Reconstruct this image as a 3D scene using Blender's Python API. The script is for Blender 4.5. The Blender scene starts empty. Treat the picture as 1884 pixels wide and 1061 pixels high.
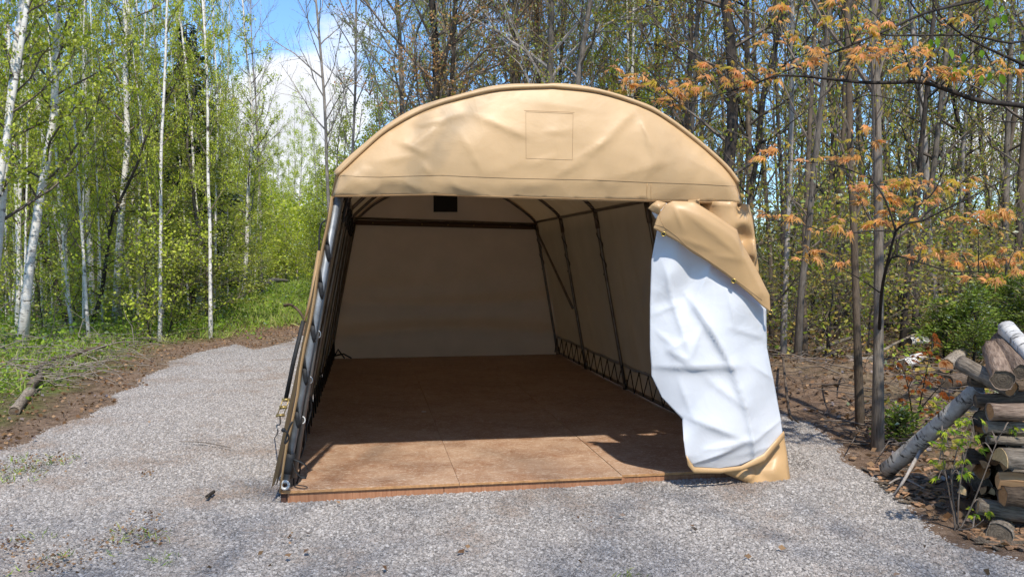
import bpy, bmesh, math, random
import numpy as np
from mathutils import Vector, Matrix, noise as mnoise
from mathutils.geometry import delaunay_2d_cdt
R = random.Random(7)
NR = np.random.default_rng(7)
PI = math.pi
rad = math.radians
sc = bpy.context.scene

# ------------------------------------------------------------------ camera
FPX, PITCH, ROLL, YAW = 1645.45, .038, -.004, -.16
CAM = Vector((-1.113, -5.742, 1.47))
_r = Vector((math.cos(YAW), math.sin(YAW), 0)); _h = Vector((-math.sin(YAW), math.cos(YAW), 0))
FWD = _h*math.cos(PITCH) + Vector((0, 0, -math.sin(PITCH)))
_u = _h*math.sin(PITCH) + Vector((0, 0, math.cos(PITCH)))
RIGHT = _r*math.cos(ROLL) + _u*math.sin(ROLL)
UP = -_r*math.sin(ROLL) + _u*math.cos(ROLL)
cd = bpy.data.cameras.new('camera'); cam = bpy.data.objects.new('camera', cd); sc.collection.objects.link(cam)
m = Matrix.Identity(4)
for i in range(3):
    m[i][0] = RIGHT[i]; m[i][1] = UP[i]; m[i][2] = -FWD[i]; m[i][3] = CAM[i]
cam.matrix_world = m
cd.lens = FPX/1884*36; cd.sensor_width = 36; cd.clip_end = 2000; cd.clip_start = .05
sc.camera = cam

# ------------------------------------------------------------------ light
SUN_EL, SUN_AZ = rad(53), rad(4)      # azimuth: direction the light travels, from +y towards -x
world = bpy.data.worlds.new('World'); sc.world = world; world.use_nodes = True
sd = bpy.data.lights.new('sun', 'SUN'); sd.energy = 3.9; sd.angle = rad(1.1); sd.color = (1, .94, .84)
so = bpy.data.objects.new('sun', sd); sc.collection.objects.link(so)
travel = Vector((-math.sin(SUN_AZ)*math.cos(SUN_EL), math.cos(SUN_AZ)*math.cos(SUN_EL), -math.sin(SUN_EL)))
so.rotation_euler = travel.to_track_quat('-Z', 'Y').to_euler()
so.location = (0, -10, 20)
vs = sc.view_settings; vs.view_transform = 'Standard'; vs.look = 'None'; vs.exposure = .5; vs.gamma = 1; vs.use_curve_mapping = False
sc.cycles.max_bounces = 8; sc.cycles.transparent_max_bounces = 8; sc.cycles.use_denoising = True

def direction(u, v):
    return (FWD*FPX + RIGHT*(u-942) + UP*(530.5-v)).normalized()

wn = world.node_tree.nodes; wl = world.node_tree.links
for n in list(wn): wn.remove(n)
def W(t, **k):
    n = wn.new(t)
    for a, b in k.items(): setattr(n, a, b)
    return n
out = W('ShaderNodeOutputWorld'); bg = W('ShaderNodeBackground'); bg.inputs[1].default_value = .15
sky = W('ShaderNodeTexSky', sky_type='NISHITA', sun_disc=False)
sky.sun_elevation = SUN_EL
sky.sun_rotation = math.atan2(-travel.x, -travel.y)     # the sun stands opposite the travel direction
sky.air_density = 1.0; sky.dust_density = .35; sky.ozone_density = 2.2; sky.altitude = 300
tc = W('ShaderNodeTexCoord')
mp = W('ShaderNodeMapping'); mp.inputs['Scale'].default_value = (1, 1, 2.1)
wl.new(tc.outputs['Generated'], mp.inputs['Vector'])
nz = W('ShaderNodeTexNoise'); nz.inputs['Scale'].default_value = 4.2; nz.inputs['Detail'].default_value = 9; nz.inputs['Roughness'].default_value = .57
wl.new(mp.outputs[0], nz.inputs['Vector'])
def blob(u, v, r0, amp):       # more cloud round one compass direction
    d = W('ShaderNodeVectorMath', operation='DISTANCE'); wl.new(tc.outputs['Generated'], d.inputs[0]); d.inputs[1].default_value = direction(u, v)
    r = W('ShaderNodeMapRange', interpolation_type='SMOOTHSTEP'); r.inputs['From Min'].default_value = r0; r.inputs['From Max'].default_value = 0; r.inputs['To Max'].default_value = amp
    wl.new(d.outputs['Value'], r.inputs[0]); return r.outputs[0]
def add(a, b, op='ADD'):
    n = W('ShaderNodeMath', operation=op)
    for i, x in enumerate((a, b)):
        if isinstance(x, (int, float)): n.inputs[i].default_value = x
        else: wl.new(x, n.inputs[i])
    return n.outputs[0]
tot = add(nz.outputs[0], blob(545, 150, .13, .24)); tot = add(tot, blob(470, 250, .14, .18)); tot = add(tot, blob(590, 330, .16, .2))
tot = add(tot, blob(900, 20, .10, .12)); tot = add(tot, blob(420, -20, .11, -.28)); tot = add(tot, blob(1750, 430, .25, .18)); tot = add(tot, blob(1880, 100, .2, .1))
tot = add(tot, blob(1250, 150, .34, -.22)); tot = add(tot, blob(1500, 200, .3, -.1)); tot = add(tot, blob(240, 60, .14, -.1))
cr = W('ShaderNodeMapRange', interpolation_type='SMOOTHSTEP'); cr.inputs['From Min'].default_value = .56; cr.inputs['From Max'].default_value = .74
wl.new(tot, cr.inputs[0])
shade = W('ShaderNodeMapRange'); shade.inputs['From Min'].default_value = .6; shade.inputs['From Max'].default_value = .95; shade.inputs['To Min'].default_value = 1.0; shade.inputs['To Max'].default_value = .8
wl.new(tot, shade.inputs[0])
cc = W('ShaderNodeVectorMath', operation='SCALE'); cc.inputs[0].default_value = (5.4, 5.55, 5.9); wl.new(shade.outputs[0], cc.inputs['Scale'])
mx = W('ShaderNodeMix', data_type='RGBA')
wl.new(cr.outputs[0], mx.inputs['Factor']); blue = W('ShaderNodeMix', data_type='RGBA', blend_type='MULTIPLY'); blue.inputs['Factor'].default_value = 1; blue.inputs['B'].default_value = (.70, .92, 1.14, 1); wl.new(sky.outputs[0], blue.inputs['A']); wl.new(blue.outputs['Result'], mx.inputs['A']); wl.new(cc.outputs[0], mx.inputs['B'])
wl.new(mx.outputs['Result'], bg.inputs[0]); wl.new(bg.outputs[0], out.inputs[0])

# ------------------------------------------------------------------ places
GZ = -.08
def at(u, v, d):                       # a place d metres in front of the camera, seen at (u, v)
    return CAM + FWD*d + RIGHT*((u-942)/FPX*d) + UP*((530.5-v)/FPX*d)
def ground_at(u, v, z=GZ):
    d = direction(u, v); t = (z-CAM.z)/d.z; return CAM + d*t
def depth_of(u, v, z=GZ): return (ground_at(u, v, z)-CAM).dot(FWD)
def on_plane(u, v, y):
    d = direction(u, v); return CAM + d*((y-CAM.y)/d.y)

def sm(a, b, x):
    t = np.clip((x-a)/(b-a), 0, 1); return t*t*(3-2*t)
# outline of the gravel: left verge (far to near), behind the camera, right verge (near to far), behind the garage
GP = [ground_at(*p) for p in ((612, 596), (575, 606), (535, 628), (470, 642), (432, 632), (330, 655), (240, 715), (100, 790), (0, 825), (-260, 890))]
GP += [Vector((-7, -5, 0)), Vector((-8, -14, 0)), Vector((9, -14, 0))]
GP += [ground_at(*p) for p in ((2150, 1130), (1884, 1037), (1720, 962), (1640, 912), (1590, 868), (1545, 822), (1500, 788), (1440, 775))]
GP += [Vector((1.75, 4, 0)), Vector((1.75, 7.5, 0)), Vector((0, 13, 0))]
GPA = np.array([(p.x, p.y) for p in GP])
def gravel_dist(x, y):                 # negative inside the gravel
    P = np.stack([x, y], -1); n = len(GPA); best = np.full(x.shape, 1e9); ins = np.zeros(x.shape, bool)
    for i in range(n):
        a, b = GPA[i], GPA[(i+1) % n]; e = b-a
        t = np.clip(((P-a)@e)/(e@e), 0, 1)
        best = np.minimum(best, np.linalg.norm(P-a-t[..., None]*e, axis=-1))
        c = ((a[1] > y) != (b[1] > y)) & (x < (b[0]-a[0])*(y-a[1])/(b[1]-a[1]+1e-12)+a[0])
        ins ^= c
    return np.where(ins, -best, best)
_k = NR.uniform(-1, 1, (14, 2)); _p = NR.uniform(0, 6.28, 14)
def wob(x, y, f):
    s = 0
    for i in range(14): s = s+np.sin(f*(1+.25*i)*(_k[i, 0]*x+_k[i, 1]*y)+_p[i])/(1+.25*i)
    return s/5
MOUND = ground_at(1520, 735)
def gz(x, y):
    x = np.asarray(x, float); y = np.asarray(y, float)
    gd = gravel_dist(x, y)+.25*wob(x, y, 3.)
    z = GZ + .012*wob(x, y, 2.2) + (.022*sm(-1.7, -.6, x)+.030*sm(-.2, 1.6, x))*sm(-1.0, -.1, y)*sm(3, 1.7, x)
    z = z + sm(.1, 2.5, gd)*(.10+.07*wob(x, y, 1.1)) + .02*sm(0, .3, gd)*wob(x, y, 7.)
    z = z + .36*np.exp(-((x-MOUND.x)**2/.9+(y-MOUND.y)**2/2.2))*(1+.25*wob(x, y, 6.))
    far = sm(25, 70, np.hypot(x, y)); z = z + far*.6*wob(x, y, .08)
    inside = sm(2.1, 1.8, np.abs(x))*sm(-.35, -.05, y)*sm(8.2, 7.4, y)
    z = z*(1-inside*sm(-.2, .3, y)) + -.09*inside*sm(-.2, .3, y)
    return z
def gzf(x, y): return float(gz(np.array([x]), np.array([y]))[0])
def gpt(u, v):
    p = ground_at(u, v); z = gzf(p.x, p.y); p = ground_at(u, v, z); return Vector((p.x, p.y, gzf(p.x, p.y)))

# ------------------------------------------------------------------ helpers
C = sc.collection
def tag(o, label=None, cat=None, group=None, kind=None):
    if label: o['label'] = label
    if cat: o['category'] = cat
    if group: o['group'] = group
    if kind: o['kind'] = kind
    return o
def empty(name, loc=(0, 0, 0), rot=(0, 0, 0)):
    o = bpy.data.objects.new(name, None); C.objects.link(o); o.location = loc; o.rotation_euler = rot; o.empty_display_size = .1; return o
def link(name, me, parent=None):
    o = bpy.data.objects.new(name, me); C.objects.link(o)
    if parent is not None: o.parent = parent
    return o
class MB:
    def __init__(s): s.v = []; s.f = []; s.m = []
    def quad_tube(s, path, rads, sides=6, cap=True, mi=0):
        n = len(path); base = len(s.v); prev = None
        for i, p in enumerate(path):
            t = (path[min(i+1, n-1)]-path[max(i-1, 0)])
            t = t.normalized() if t.length > 1e-9 else Vector((0, 0, 1))
            if prev is None:
                a = t.cross(Vector((0, 0, 1)) if abs(t.z) < .9 else Vector((0, 1, 0))).normalized()
            else:
                a = (prev-t*prev.dot(t)); a = a.normalized() if a.length > 1e-6 else t.orthogonal().normalized()
            prev = a; b = t.cross(a)
            for k in range(sides):
                an = 2*PI*k/sides; s.v.append(p+(a*math.cos(an)+b*math.sin(an))*rads[i])
        for i in range(n-1):
            for k in range(sides):
                q = base+i*sides; k2 = (k+1) % sides
                s.f.append((q+k, q+k2, q+sides+k2, q+sides+k)); s.m.append(mi)
        if cap:
            s.f.append(tuple(base+k for k in reversed(range(sides)))); s.m.append(mi)
            s.f.append(tuple(base+(n-1)*sides+k for k in range(sides))); s.m.append(mi)
    def tube(s, a, b, r, sides=8, r2=None, mi=0): s.quad_tube([Vector(a), Vector(b)], [r, r if r2 is None else r2], sides, mi=mi)
    def box(s, lo, hi, M=None, mi=0):
        q = len(s.v)
        for z in (lo[2], hi[2]):
            for (x, y) in ((lo[0], lo[1]), (hi[0], lo[1]), (hi[0], hi[1]), (lo[0], hi[1])):
                p = Vector((x, y, z)); s.v.append(M@p if M else p)
        for f in ((0, 3, 2, 1), (4, 5, 6, 7), (0, 1, 5, 4), (1, 2, 6, 5), (2, 3, 7, 6), (3, 0, 4, 7)): s.f.append(tuple(q+i for i in f)); s.m.append(mi)
    def ribbon(s, path, w, side, thick=.002, mi=0):
        n = len(path); base = len(s.v)
        for i, p in enumerate(path):
            t = (path[min(i+1, n-1)]-path[max(i-1, 0)]).normalized(); sd = (side-t*side.dot(t)).normalized(); nn = t.cross(sd)
            for a, b in ((-1, -1), (1, -1), (1, 1), (-1, 1)): s.v.append(p+sd*a*w/2+nn*b*thick/2)
        for i in range(n-1):
            for k in range(4):
                q = base+i*4; k2 = (k+1) % 4; s.f.append((q+k, q+k2, q+4+k2, q+4+k)); s.m.append(mi)
        s.f.append((base+3, base+2, base+1, base)); s.f.append(tuple(base+(n-1)*4+k for k in range(4))); s.m += [mi, mi]
    def mesh(s, name, mats, smooth=True):
        me = bpy.data.meshes.new(name); me.from_pydata([tuple(v) for v in s.v], [], s.f)
        for m_ in (mats if isinstance(mats, (list, tuple)) else [mats]): me.materials.append(m_)
        if any(s.m): me.polygons.foreach_set('material_index', s.m)
        if smooth: me.polygons.foreach_set('use_smooth', [True]*len(s.f))
        me.update(); return me
    def build(s, name, mats, parent=None, smooth=True): return link(name, s.mesh(name, mats, smooth), parent)
def npmesh(name, V, F, mat, smooth=False):
    me = bpy.data.meshes.new(name); k = F.shape[1]
    me.vertices.add(len(V)); me.vertices.foreach_set('co', V.astype(np.float32).ravel())
    me.loops.add(F.size); me.loops.foreach_set('vertex_index', F.astype(np.int32).ravel())
    me.polygons.add(len(F)); me.polygons.foreach_set('loop_start', np.arange(0, F.size, k, dtype=np.int32)); me.polygons.foreach_set('loop_total', np.full(len(F), k, dtype=np.int32))
    if smooth: me.polygons.foreach_set('use_smooth', np.ones(len(F), bool))
    me.materials.append(mat); me.update(calc_edges=True); return me
def copy_tree(o, parent=None):
    c = o.copy(); C.objects.link(c); c.parent = parent
    for ch in list(o.children): copy_tree(ch, c)
    return c

# ------------------------------------------------------------------ materials
class NT:
    def __init__(s, name):
        s.mat = bpy.data.materials.new(name); s.mat.use_nodes = True; s.t = s.mat.node_tree; s.t.nodes.clear()
        s.out = s.t.nodes.new('ShaderNodeOutputMaterial'); s._tc = None
    def n(s, t, _in=None, **k):
        x = s.t.nodes.new(t)
        for a, b in k.items(): setattr(x, a, b)
        for a, b in (_in or {}).items(): s.set(x.inputs[a], b)
        return x
    def set(s, inp, v):
        if hasattr(v, 'is_output'): s.t.links.new(v, inp)
        else:
            if isinstance(v, tuple) and len(v) == 3 and inp.type == 'RGBA': v = v+(1,)
            inp.default_value = v
    def co(s, which='Object', scale=(1, 1, 1)):
        if s._tc is None: s._tc = s.n('ShaderNodeTexCoord')
        if scale == (1, 1, 1): return s._tc.outputs[which]
        return s.n('ShaderNodeMapping', {'Vector': s._tc.outputs[which], 'Scale': scale}).outputs[0]
    def noise(s, vec, scale, detail=5, rough=.55, dist=0): return s.n('ShaderNodeTexNoise', {'Vector': vec, 'Scale': scale, 'Detail': detail, 'Roughness': rough, 'Distortion': dist}).outputs[0]
    def ramp(s, fac, stops):
        r = s.n('ShaderNodeValToRGB', {'Fac': fac}); e = r.color_ramp.elements
        while len(e) < len(stops): e.new(.5)
        for i, (p, c) in enumerate(stops): e[i].position = p; e[i].color = (c+(1,)) if isinstance(c, tuple) else (c, c, c, 1)
        return r.outputs[0]
    def mix(s, f, a, b, bt='MIX'):
        x = s.n('ShaderNodeMix', data_type='RGBA', blend_type=bt); s.set(x.inputs['Factor'], f); s.set(x.inputs['A'], a); s.set(x.inputs['B'], b); return x.outputs['Result']
    def math(s, op, a, b=0.): return s.n('ShaderNodeMath', {0: a, 1: b}, operation=op).outputs[0]
    def bump(s, h, st=.5, d=.01, nrm=None):
        k = {'Height': h, 'Strength': st, 'Distance': d}
        if nrm is not None: k['Normal'] = nrm
        return s.n('ShaderNodeBump', k).outputs[0]
    def pbr(s, col, rough=.7, nrm=None, metal=0., spec=.5, extra=None):
        k = {'Base Color': col, 'Roughness': rough, 'Metallic': metal, 'Specular IOR Level': spec}
        if nrm is not None: k['Normal'] = nrm
        k.update(extra or {})
        b = s.n('ShaderNodeBsdfPrincipled', k); s.t.links.new(b.outputs[0], s.out.inputs[0]); return b
def simple(name, col, rough=.6, metal=0., ns=0, amt=.2, bumpd=0, spec=.5):
    t = NT(name); c = col; nr = None
    if ns:
        f = t.noise(t.co(), ns, 4); lo = tuple(x*(1-amt) for x in col); hi = tuple(min(1, x*(1+amt)) for x in col)
        c = t.ramp(f, [(.3, lo), (.7, hi)])
        if bumpd: nr = t.bump(f, .6, bumpd)
    t.pbr(c, rough, nr, metal, spec); return t.mat

def leafmat(name, cols, trans=.42, gloss=.12):
    t = NT(name)
    g = t.n('ShaderNodeNewGeometry'); oi = t.n('ShaderNodeObjectInfo')
    c = t.ramp(g.outputs['Random Per Island'], [(i/(len(cols)-1), c_) for i, c_ in enumerate(cols)])
    f = t.math('MULTIPLY_ADD', oi.outputs['Random'], .45); f.node.inputs[2].default_value = .78
    c = t.mix(1., c, t.n('ShaderNodeCombineColor', {0: f, 1: f, 2: f}).outputs[0], 'MULTIPLY')
    d = t.n('ShaderNodeBsdfDiffuse', {'Color': c}); tr = t.n('ShaderNodeBsdfTranslucent', {'Color': t.mix(1., c, (1.5, 1.45, .7), 'MULTIPLY')})
    gl = t.n('ShaderNodeBsdfGlossy', {'Color': (.5, .5, .5), 'Roughness': .45})
    m1 = t.n('ShaderNodeMixShader', {0: trans, 1: d.outputs[0], 2: tr.outputs[0]})
    fr = t.n('ShaderNodeFresnel', {'IOR': 1.35})
    m2 = t.n('ShaderNodeMixShader', {0: t.math('MULTIPLY', fr.outputs[0], gloss*4), 1: m1.outputs[0], 2: gl.outputs[0]})
    t.t.links.new(m2.outputs[0], t.out.inputs[0]); return t.mat

L_GREEN = leafmat('leaf_spring_green', [(.24, .32, .03), (.36, .43, .04), (.46, .52, .06), (.54, .55, .12)])
L_OLIVE = leafmat('leaf_olive_green', [(.16, .22, .03), (.26, .31, .05), (.36, .38, .08)])
L_PALE = leafmat('leaf_pale_bud', [(.24, .28, .08), (.34, .37, .11), (.32, .38, .10)])
L_RED = leafmat('leaf_red_bud', [(.40, .19, .09), (.56, .30, .13), (.42, .36, .12)])
L_MIX = leafmat('leaf_mixed_woodland', [(.20, .29, .03), (.32, .37, .05), (.48, .33, .10), (.28, .36, .05), (.50, .31, .11)])
L_ORANGE = leafmat('leaf_orange_maple', [(.68, .44, .19), (.74, .50, .21), (.70, .42, .20), (.68, .52, .20)], .5)
L_ORANGE2 = leafmat('leaf_yellow_maple', [(.58, .44, .10), (.54, .46, .10), (.60, .40, .09)], .5)
L_ORANGE3 = leafmat('leaf_rusty_maple', [(.66, .38, .20), (.70, .38, .21), (.66, .43, .20)], .45)
L_BEECH = leafmat('leaf_bright_beech', [(.13, .26, .02), (.17, .31, .03), (.22, .34, .04)], .55)
L_REDLEAF = leafmat('leaf_crimson_shrub', [(.30, .03, .02), (.36, .06, .02), (.30, .12, .03), (.20, .17, .03)])
L_NEEDLE = leafmat('needle_dark', [(.008, .022, .010), (.014, .032, .012), (.02, .04, .014)], .1)
L_CEDAR = leafmat('cedar_spray', [(.09, .16, .02), (.16, .23, .03), (.22, .28, .05), (.10, .12, .03)], .3)
L_HERB = leafmat('leaf_herb', [(.11, .20, .02), (.20, .30, .03), (.28, .38, .05)], .35)
L_GRASS = leafmat('grass_blade', [(.16, .26, .03), (.26, .36, .05), (.38, .36, .14), (.20, .32, .04)], .3)
L_DEAD = leafmat('leaf_dead', [(.09, .05, .03), (.2, .11, .055), (.32, .2, .11), (.14, .085, .05)], .12)

def barkmat(name, lo, hi, sc_=6, vertical=True, bd=.006):
    t = NT(name); oi = t.n('ShaderNodeObjectInfo')
    f = t.noise(t.co('Object', (sc_*3, sc_*3, sc_*.5)), 3, 6, .65); f2 = t.noise(t.co(), 3.2, 4)
    c = t.ramp(f, [(.3, lo), (.68, hi)]); c = t.mix(t.ramp(f2, [(.45, 0.), (.7, .6)]), c, tuple(x*1.35 for x in hi))
    b = t.math('MULTIPLY_ADD', oi.outputs['Random'], .5); b.node.inputs[2].default_value = .75
    c = t.mix(1., c, t.n('ShaderNodeCombineColor', {0: b, 1: b, 2: b}).outputs[0], 'MULTIPLY')
    t.pbr(c, .9, t.bump(f, .8, bd), spec=.2); return t.mat
B_GREY = barkmat('bark_grey', (.045, .036, .027), (.205, .175, .145))
B_BROWN = barkmat('bark_brown_mottled', (.035, .026, .018), (.17, .13, .095), 9)
B_DARK = barkmat('bark_dark', (.02, .016, .012), (.075, .06, .05))
B_TWIG = barkmat('bark_twig', (.07, .05, .038), (.19, .155, .125), bd=.001)
B_TWIGP = barkmat('bark_twig_pale', (.16, .14, .12), (.36, .32, .29), bd=.001)
B_SPR = barkmat('bark_branch_dark', (.015, .012, .010), (.05, .042, .036), bd=.001)
def birchmat():
    t = NT('bark_birch'); 
    f = t.noise(t.co('Object', (7, 7, 42)), 1.0, 5, .7); band = t.ramp(f, [(.36, .0), (.43, 1.)])
    f2 = t.noise(t.co('Object', (3, 3, 6)), 1.3, 5, .6); pat = t.ramp(f2, [(.34, 0.), (.42, 1.)])
    f3 = t.noise(t.co(), 9, 4)
    white = t.ramp(f3, [(.3, (.60, .56, .50)), (.7, (.78, .75, .70))])
    c = t.mix(t.math('MULTIPLY', band, pat), (.05, .042, .036), white)
    t.pbr(c, .75, t.bump(f, .5, .004), spec=.3); return t.mat
B_BIRCH = birchmat()
def endmat(name, a, b, core=None):
    t = NT(name); v = t.co()
    w = t.n('ShaderNodeTexWave', {'Vector': v, 'Scale': 22., 'Distortion': 6., 'Detail': 4., 'Detail Scale': 3.}, wave_type='RINGS', rings_direction='SPHERICAL')
    c = t.mix(t.math('MULTIPLY', w.outputs[0], .5), a, b); c = t.mix(t.ramp(t.noise(v, 28, 5, .7), [(.4, 0.), (.62, .55)]), c, tuple(x*.5 for x in a)); c = t.mix(t.ramp(t.noise(v, 7), [(.4, 0.), (.7, .6)]), c, core or a)
    t.pbr(c, .85, t.bump(w.outputs[0], .4, .002), spec=.2); return t.mat
CUT = endmat('cut_wood_pale', (.42, .28, .15), (.55, .39, .22)); CUT_O = endmat('cut_wood_orange', (.42, .21, .09), (.52, .31, .15)); CUT_G = endmat('cut_wood_weathered', (.13, .10, .07), (.24, .19, .14), (.06, .045, .035))
def grainmat(name, a, b):
    t = NT(name); f = t.noise(t.co('Object', (30, 30, 2)), 2, 6, .7); t.pbr(t.ramp(f, [(.3, a), (.7, b)]), .8, t.bump(f, .6, .003), spec=.2); return t.mat
SPLIT = grainmat('split_wood', (.42, .27, .12), (.66, .50, .28)); SPLIT_O = grainmat('split_wood_orange', (.30, .15, .065), (.50, .31, .16))

def fabric(name, col, wr=.5, rough=.42, trans=0., scale=1., seed=0.):
    t = NT(name); v = t.n('ShaderNodeMapping', {'Vector': t.co(), 'Location': (seed, seed*1.7, 0)}).outputs[0]
    warp = t.n('ShaderNodeTexNoise', {'Vector': v, 'Scale': 1.6*scale, 'Detail': 3.})
    vv = t.n('ShaderNodeVectorMath', {0: v, 1: t.n('ShaderNodeVectorMath', {0: warp.outputs['Color'], 'Scale': .55}, operation='SCALE').outputs[0]}, operation='ADD').outputs[0]
    vo = t.n('ShaderNodeTexVoronoi', {'Vector': vv, 'Scale': 3.2*scale}, feature='DISTANCE_TO_EDGE')
    cre = t.ramp(vo.outputs['Distance'], [(0., 0.), (.05, 1.)])
    vo2 = t.n('ShaderNodeTexVoronoi', {'Vector': vv, 'Scale': 2.1*scale}, feature='F1')
    big = t.noise(vv, 2.6*scale, 5, .55, .6)
    small = t.noise(v, 26*scale, 3, .6)
    weave = t.n('ShaderNodeTexWave', {'Vector': t.co(), 'Scale': 160., 'Distortion': .6}, bands_direction='Z')
    vo3 = t.n('ShaderNodeTexVoronoi', {'Vector': vv, 'Scale': 6.5*scale}, feature='F1'); n1 = t.bump(big, .35*wr, .04); n2 = t.bump(vo2.outputs['Distance'], .6*wr, .03, n1); n3 = t.bump(vo3.outputs['Distance'], .35*wr, .012, n2); n4 = t.bump(small, .2*wr, .002, n3)
    c = t.mix(t.ramp(t.noise(v, 3.3, 5), [(.35, 0.), (.75, 1.)]), tuple(x*.93 for x in col), tuple(min(1, x*1.04) for x in col))
    c = t.mix(t.math('MULTIPLY', weave.outputs[0], .08), c, tuple(x*.7 for x in col))
    dirt = t.ramp(t.noise(v, 1.4, 7, .7), [(.55, 0.), (.8, .35)]); c = t.mix(dirt, c, tuple(x*.72 for x in col))
    p = t.pbr(c, rough, n4, spec=.45)
    if trans:
        tr = t.n('ShaderNodeBsdfTranslucent', {'Color': c, 'Normal': n4}); ms = t.n('ShaderNodeMixShader', {0: trans, 1: p.outputs[0], 2: tr.outputs[0]}); t.t.links.new(ms.outputs[0], t.out.inputs[0])
    return t.mat
TAN = (.56, .365, .18)
F_TAN = fabric('tan_vinyl', TAN, .30, .5, trans=.34)
F_TAN2 = fabric('tan_vinyl_door', (.53, .335, .16), .22, .42, seed=4)
F_GAB = fabric('tan_vinyl_gable', (.56, .37, .19), .42, .46, seed=9)
F_WHITE = fabric('white_vinyl', (.61, .62, .645), .5, .36, seed=2)
F_LIN = fabric('taupe_lining', (.50, .485, .46), .35, .5, trans=.50, scale=.6, seed=3)
F_BACK = fabric('back_wall_lining', (.64, .44, .285), .5, .5, trans=.28, scale=.5, seed=6)
SEAM = simple('seam_thread', (.27, .17, .085), .8); SEAM2 = simple('seam_fold', (.48, .29, .13), .6)
GALV = simple('galvanised_steel', (.22, .235, .25), .5, .4, 12, .35, .0006)
STEELD = simple('painted_frame_tube', (.17, .14, .115), .33, .6, 8, .3)
BLACKW = simple('black_webbing', (.012, .012, .013), .7, 0, 60, .4, .001)
MESHB = simple('vent_mesh', (.006, .006, .006), .6, 0, 150, .5, .001)
BRASS = simple('brass', (.42, .30, .09), .35, .9); BRONZE = simple('ratchet_gold', (.35, .26, .10), .4, .6, 20, .3); STEEL = simple('bright_steel', (.45, .45, .44), .35, .9)
PVC = simple('white_plastic', (.6, .58, .54), .5)
WIRE = simple('grey_wire', (.2, .2, .2), .5, .6)

def plymat():
    t = NT('plywood_stained'); v = t.co('Object', (3, 26, 3)); oi = t.n('ShaderNodeObjectInfo')
    sh = t.n('ShaderNodeVectorMath', {0: v, 1: t.n('ShaderNodeCombineXYZ', {0: t.math('MULTIPLY', oi.outputs['Random'], 40.), 1: t.math('MULTIPLY', oi.outputs['Random'], 90.)}).outputs[0]}, operation='ADD').outputs[0]
    f = t.noise(sh, 1.6, 8, .72, 1.2); f2 = t.noise(t.co(), 2.2, 6, .65); f3 = t.noise(t.co('Object', (9, 30, 20)), 2.2, 6, .75, 2.)
    c = t.ramp(f, [(.25, (.18, .082, .04)), (.5, (.28, .137, .07)), (.75, (.38, .215, .122))])
    c = t.mix(t.ramp(f2, [(.36, 0.), (.58, .8)]), c, (.45, .295, .19))
    c = t.mix(t.ramp(f3, [(.53, 0.), (.60, .85)]), c, (.66, .54, .42))
    c = t.mix(t.ramp(t.noise(t.co(), .9, 5, .7), [(.5, 0.), (.75, .35)]), c, (.13, .055, .028))
    t.pbr(c, t.ramp(f2, [(.3, .5), (.7, .75)]), t.bump(f3, .35, .002, t.bump(f, .3, .002)), spec=.35); return t.mat
PLY = plymat()
PLYEDGE = simple('plywood_edge', (.42, .22, .09), .8, 0, 30, .3, .001)
BOARD = grainmat('stained_board', (.28, .12, .06), (.44, .22, .12))
DARKB = simple('board_end_dark', (.09, .04, .025), .9, 0, 20, .3)

def gravelmat():
    t = NT('gravel_bed'); v = t.co()
    vo = t.n('ShaderNodeTexVoronoi', {'Vector': v, 'Scale': 52., 'Randomness': 1.}, feature='F1'); ve = t.n('ShaderNodeTexVoronoi', {'Vector': v, 'Scale': 52.}, feature='DISTANCE_TO_EDGE')
    g = t.n('ShaderNodeSeparateColor', {0: vo.outputs['Color']}).outputs[0]
    c = t.ramp(g, [(0., (.16, .145, .13)), (.5, (.33, .305, .28)), (1., (.50, .47, .435))])
    c = t.mix(t.ramp(ve.outputs['Distance'], [(0., .8), (.12, 0.)]), c, (.15, .135, .12))
    f = t.noise(v, 1.1, 7, .65); c = t.mix(t.ramp(f, [(.56, 0.), (.72, .55)]), c, (.17, .12, .085))
    t.pbr(c, .9, t.bump(ve.outputs['Distance'], 1., .02), spec=.2); return t.mat
GRAV = gravelmat()
def stonemat():
    t = NT('crushed_stone'); oi = t.n('ShaderNodeObjectInfo')
    c = t.ramp(oi.outputs['Random'], [(0., (.17, .152, .134)), (.3, (.275, .250, .225)), (.7, (.365, .335, .303)), (1., (.50, .465, .425))])
    c = t.mix(t.ramp(t.noise(t.co(), 60, 3), [(.35, 0.), (.7, .5)]), c, (.30, .26, .25))
    dirt = t.ramp(t.noise(oi.outputs['Location'], 1.1, 7, .7), [(.50, 0.), (.66, .75)]); c = t.mix(dirt, c, (.23, .165, .12))
    t.pbr(c, .88, spec=.25); return t.mat
STONE = stonemat()
def soilmat():
    t = NT('forest_soil'); v = t.co()
    a1 = t.n('ShaderNodeAttribute', attribute_name='dirt').outputs['Fac']; a2 = t.n('ShaderNodeAttribute', attribute_name='green').outputs['Fac']
    f = t.noise(v, 9, 8, .7); f2 = t.noise(v, 1.3, 6, .6); f3 = t.noise(v, 45, 5, .7)
    dirt = t.ramp(f, [(.3, (.11, .068, .044)), (.55, (.23, .155, .105)), (.75, (.36, .265, .19))])
    lit = t.ramp(f, [(.3, (.055, .038, .022)), (.5, (.14, .095, .055)), (.7, (.25, .19, .115))])
    gr = t.ramp(f3, [(.3, (.06, .10, .02)), (.6, (.16, .23, .04)), (.8, (.24, .28, .08))])
    c = t.mix(a1, lit, dirt)
    gm = t.math('MULTIPLY', a2, t.ramp(f2, [(.35, .2), (.6, 1.)])); c = t.mix(gm, c, gr)
    t.pbr(c, .95, t.bump(f3, .9, .02, t.bump(f, .9, .05)), spec=.1); return t.mat
SOIL = soilmat()

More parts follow.
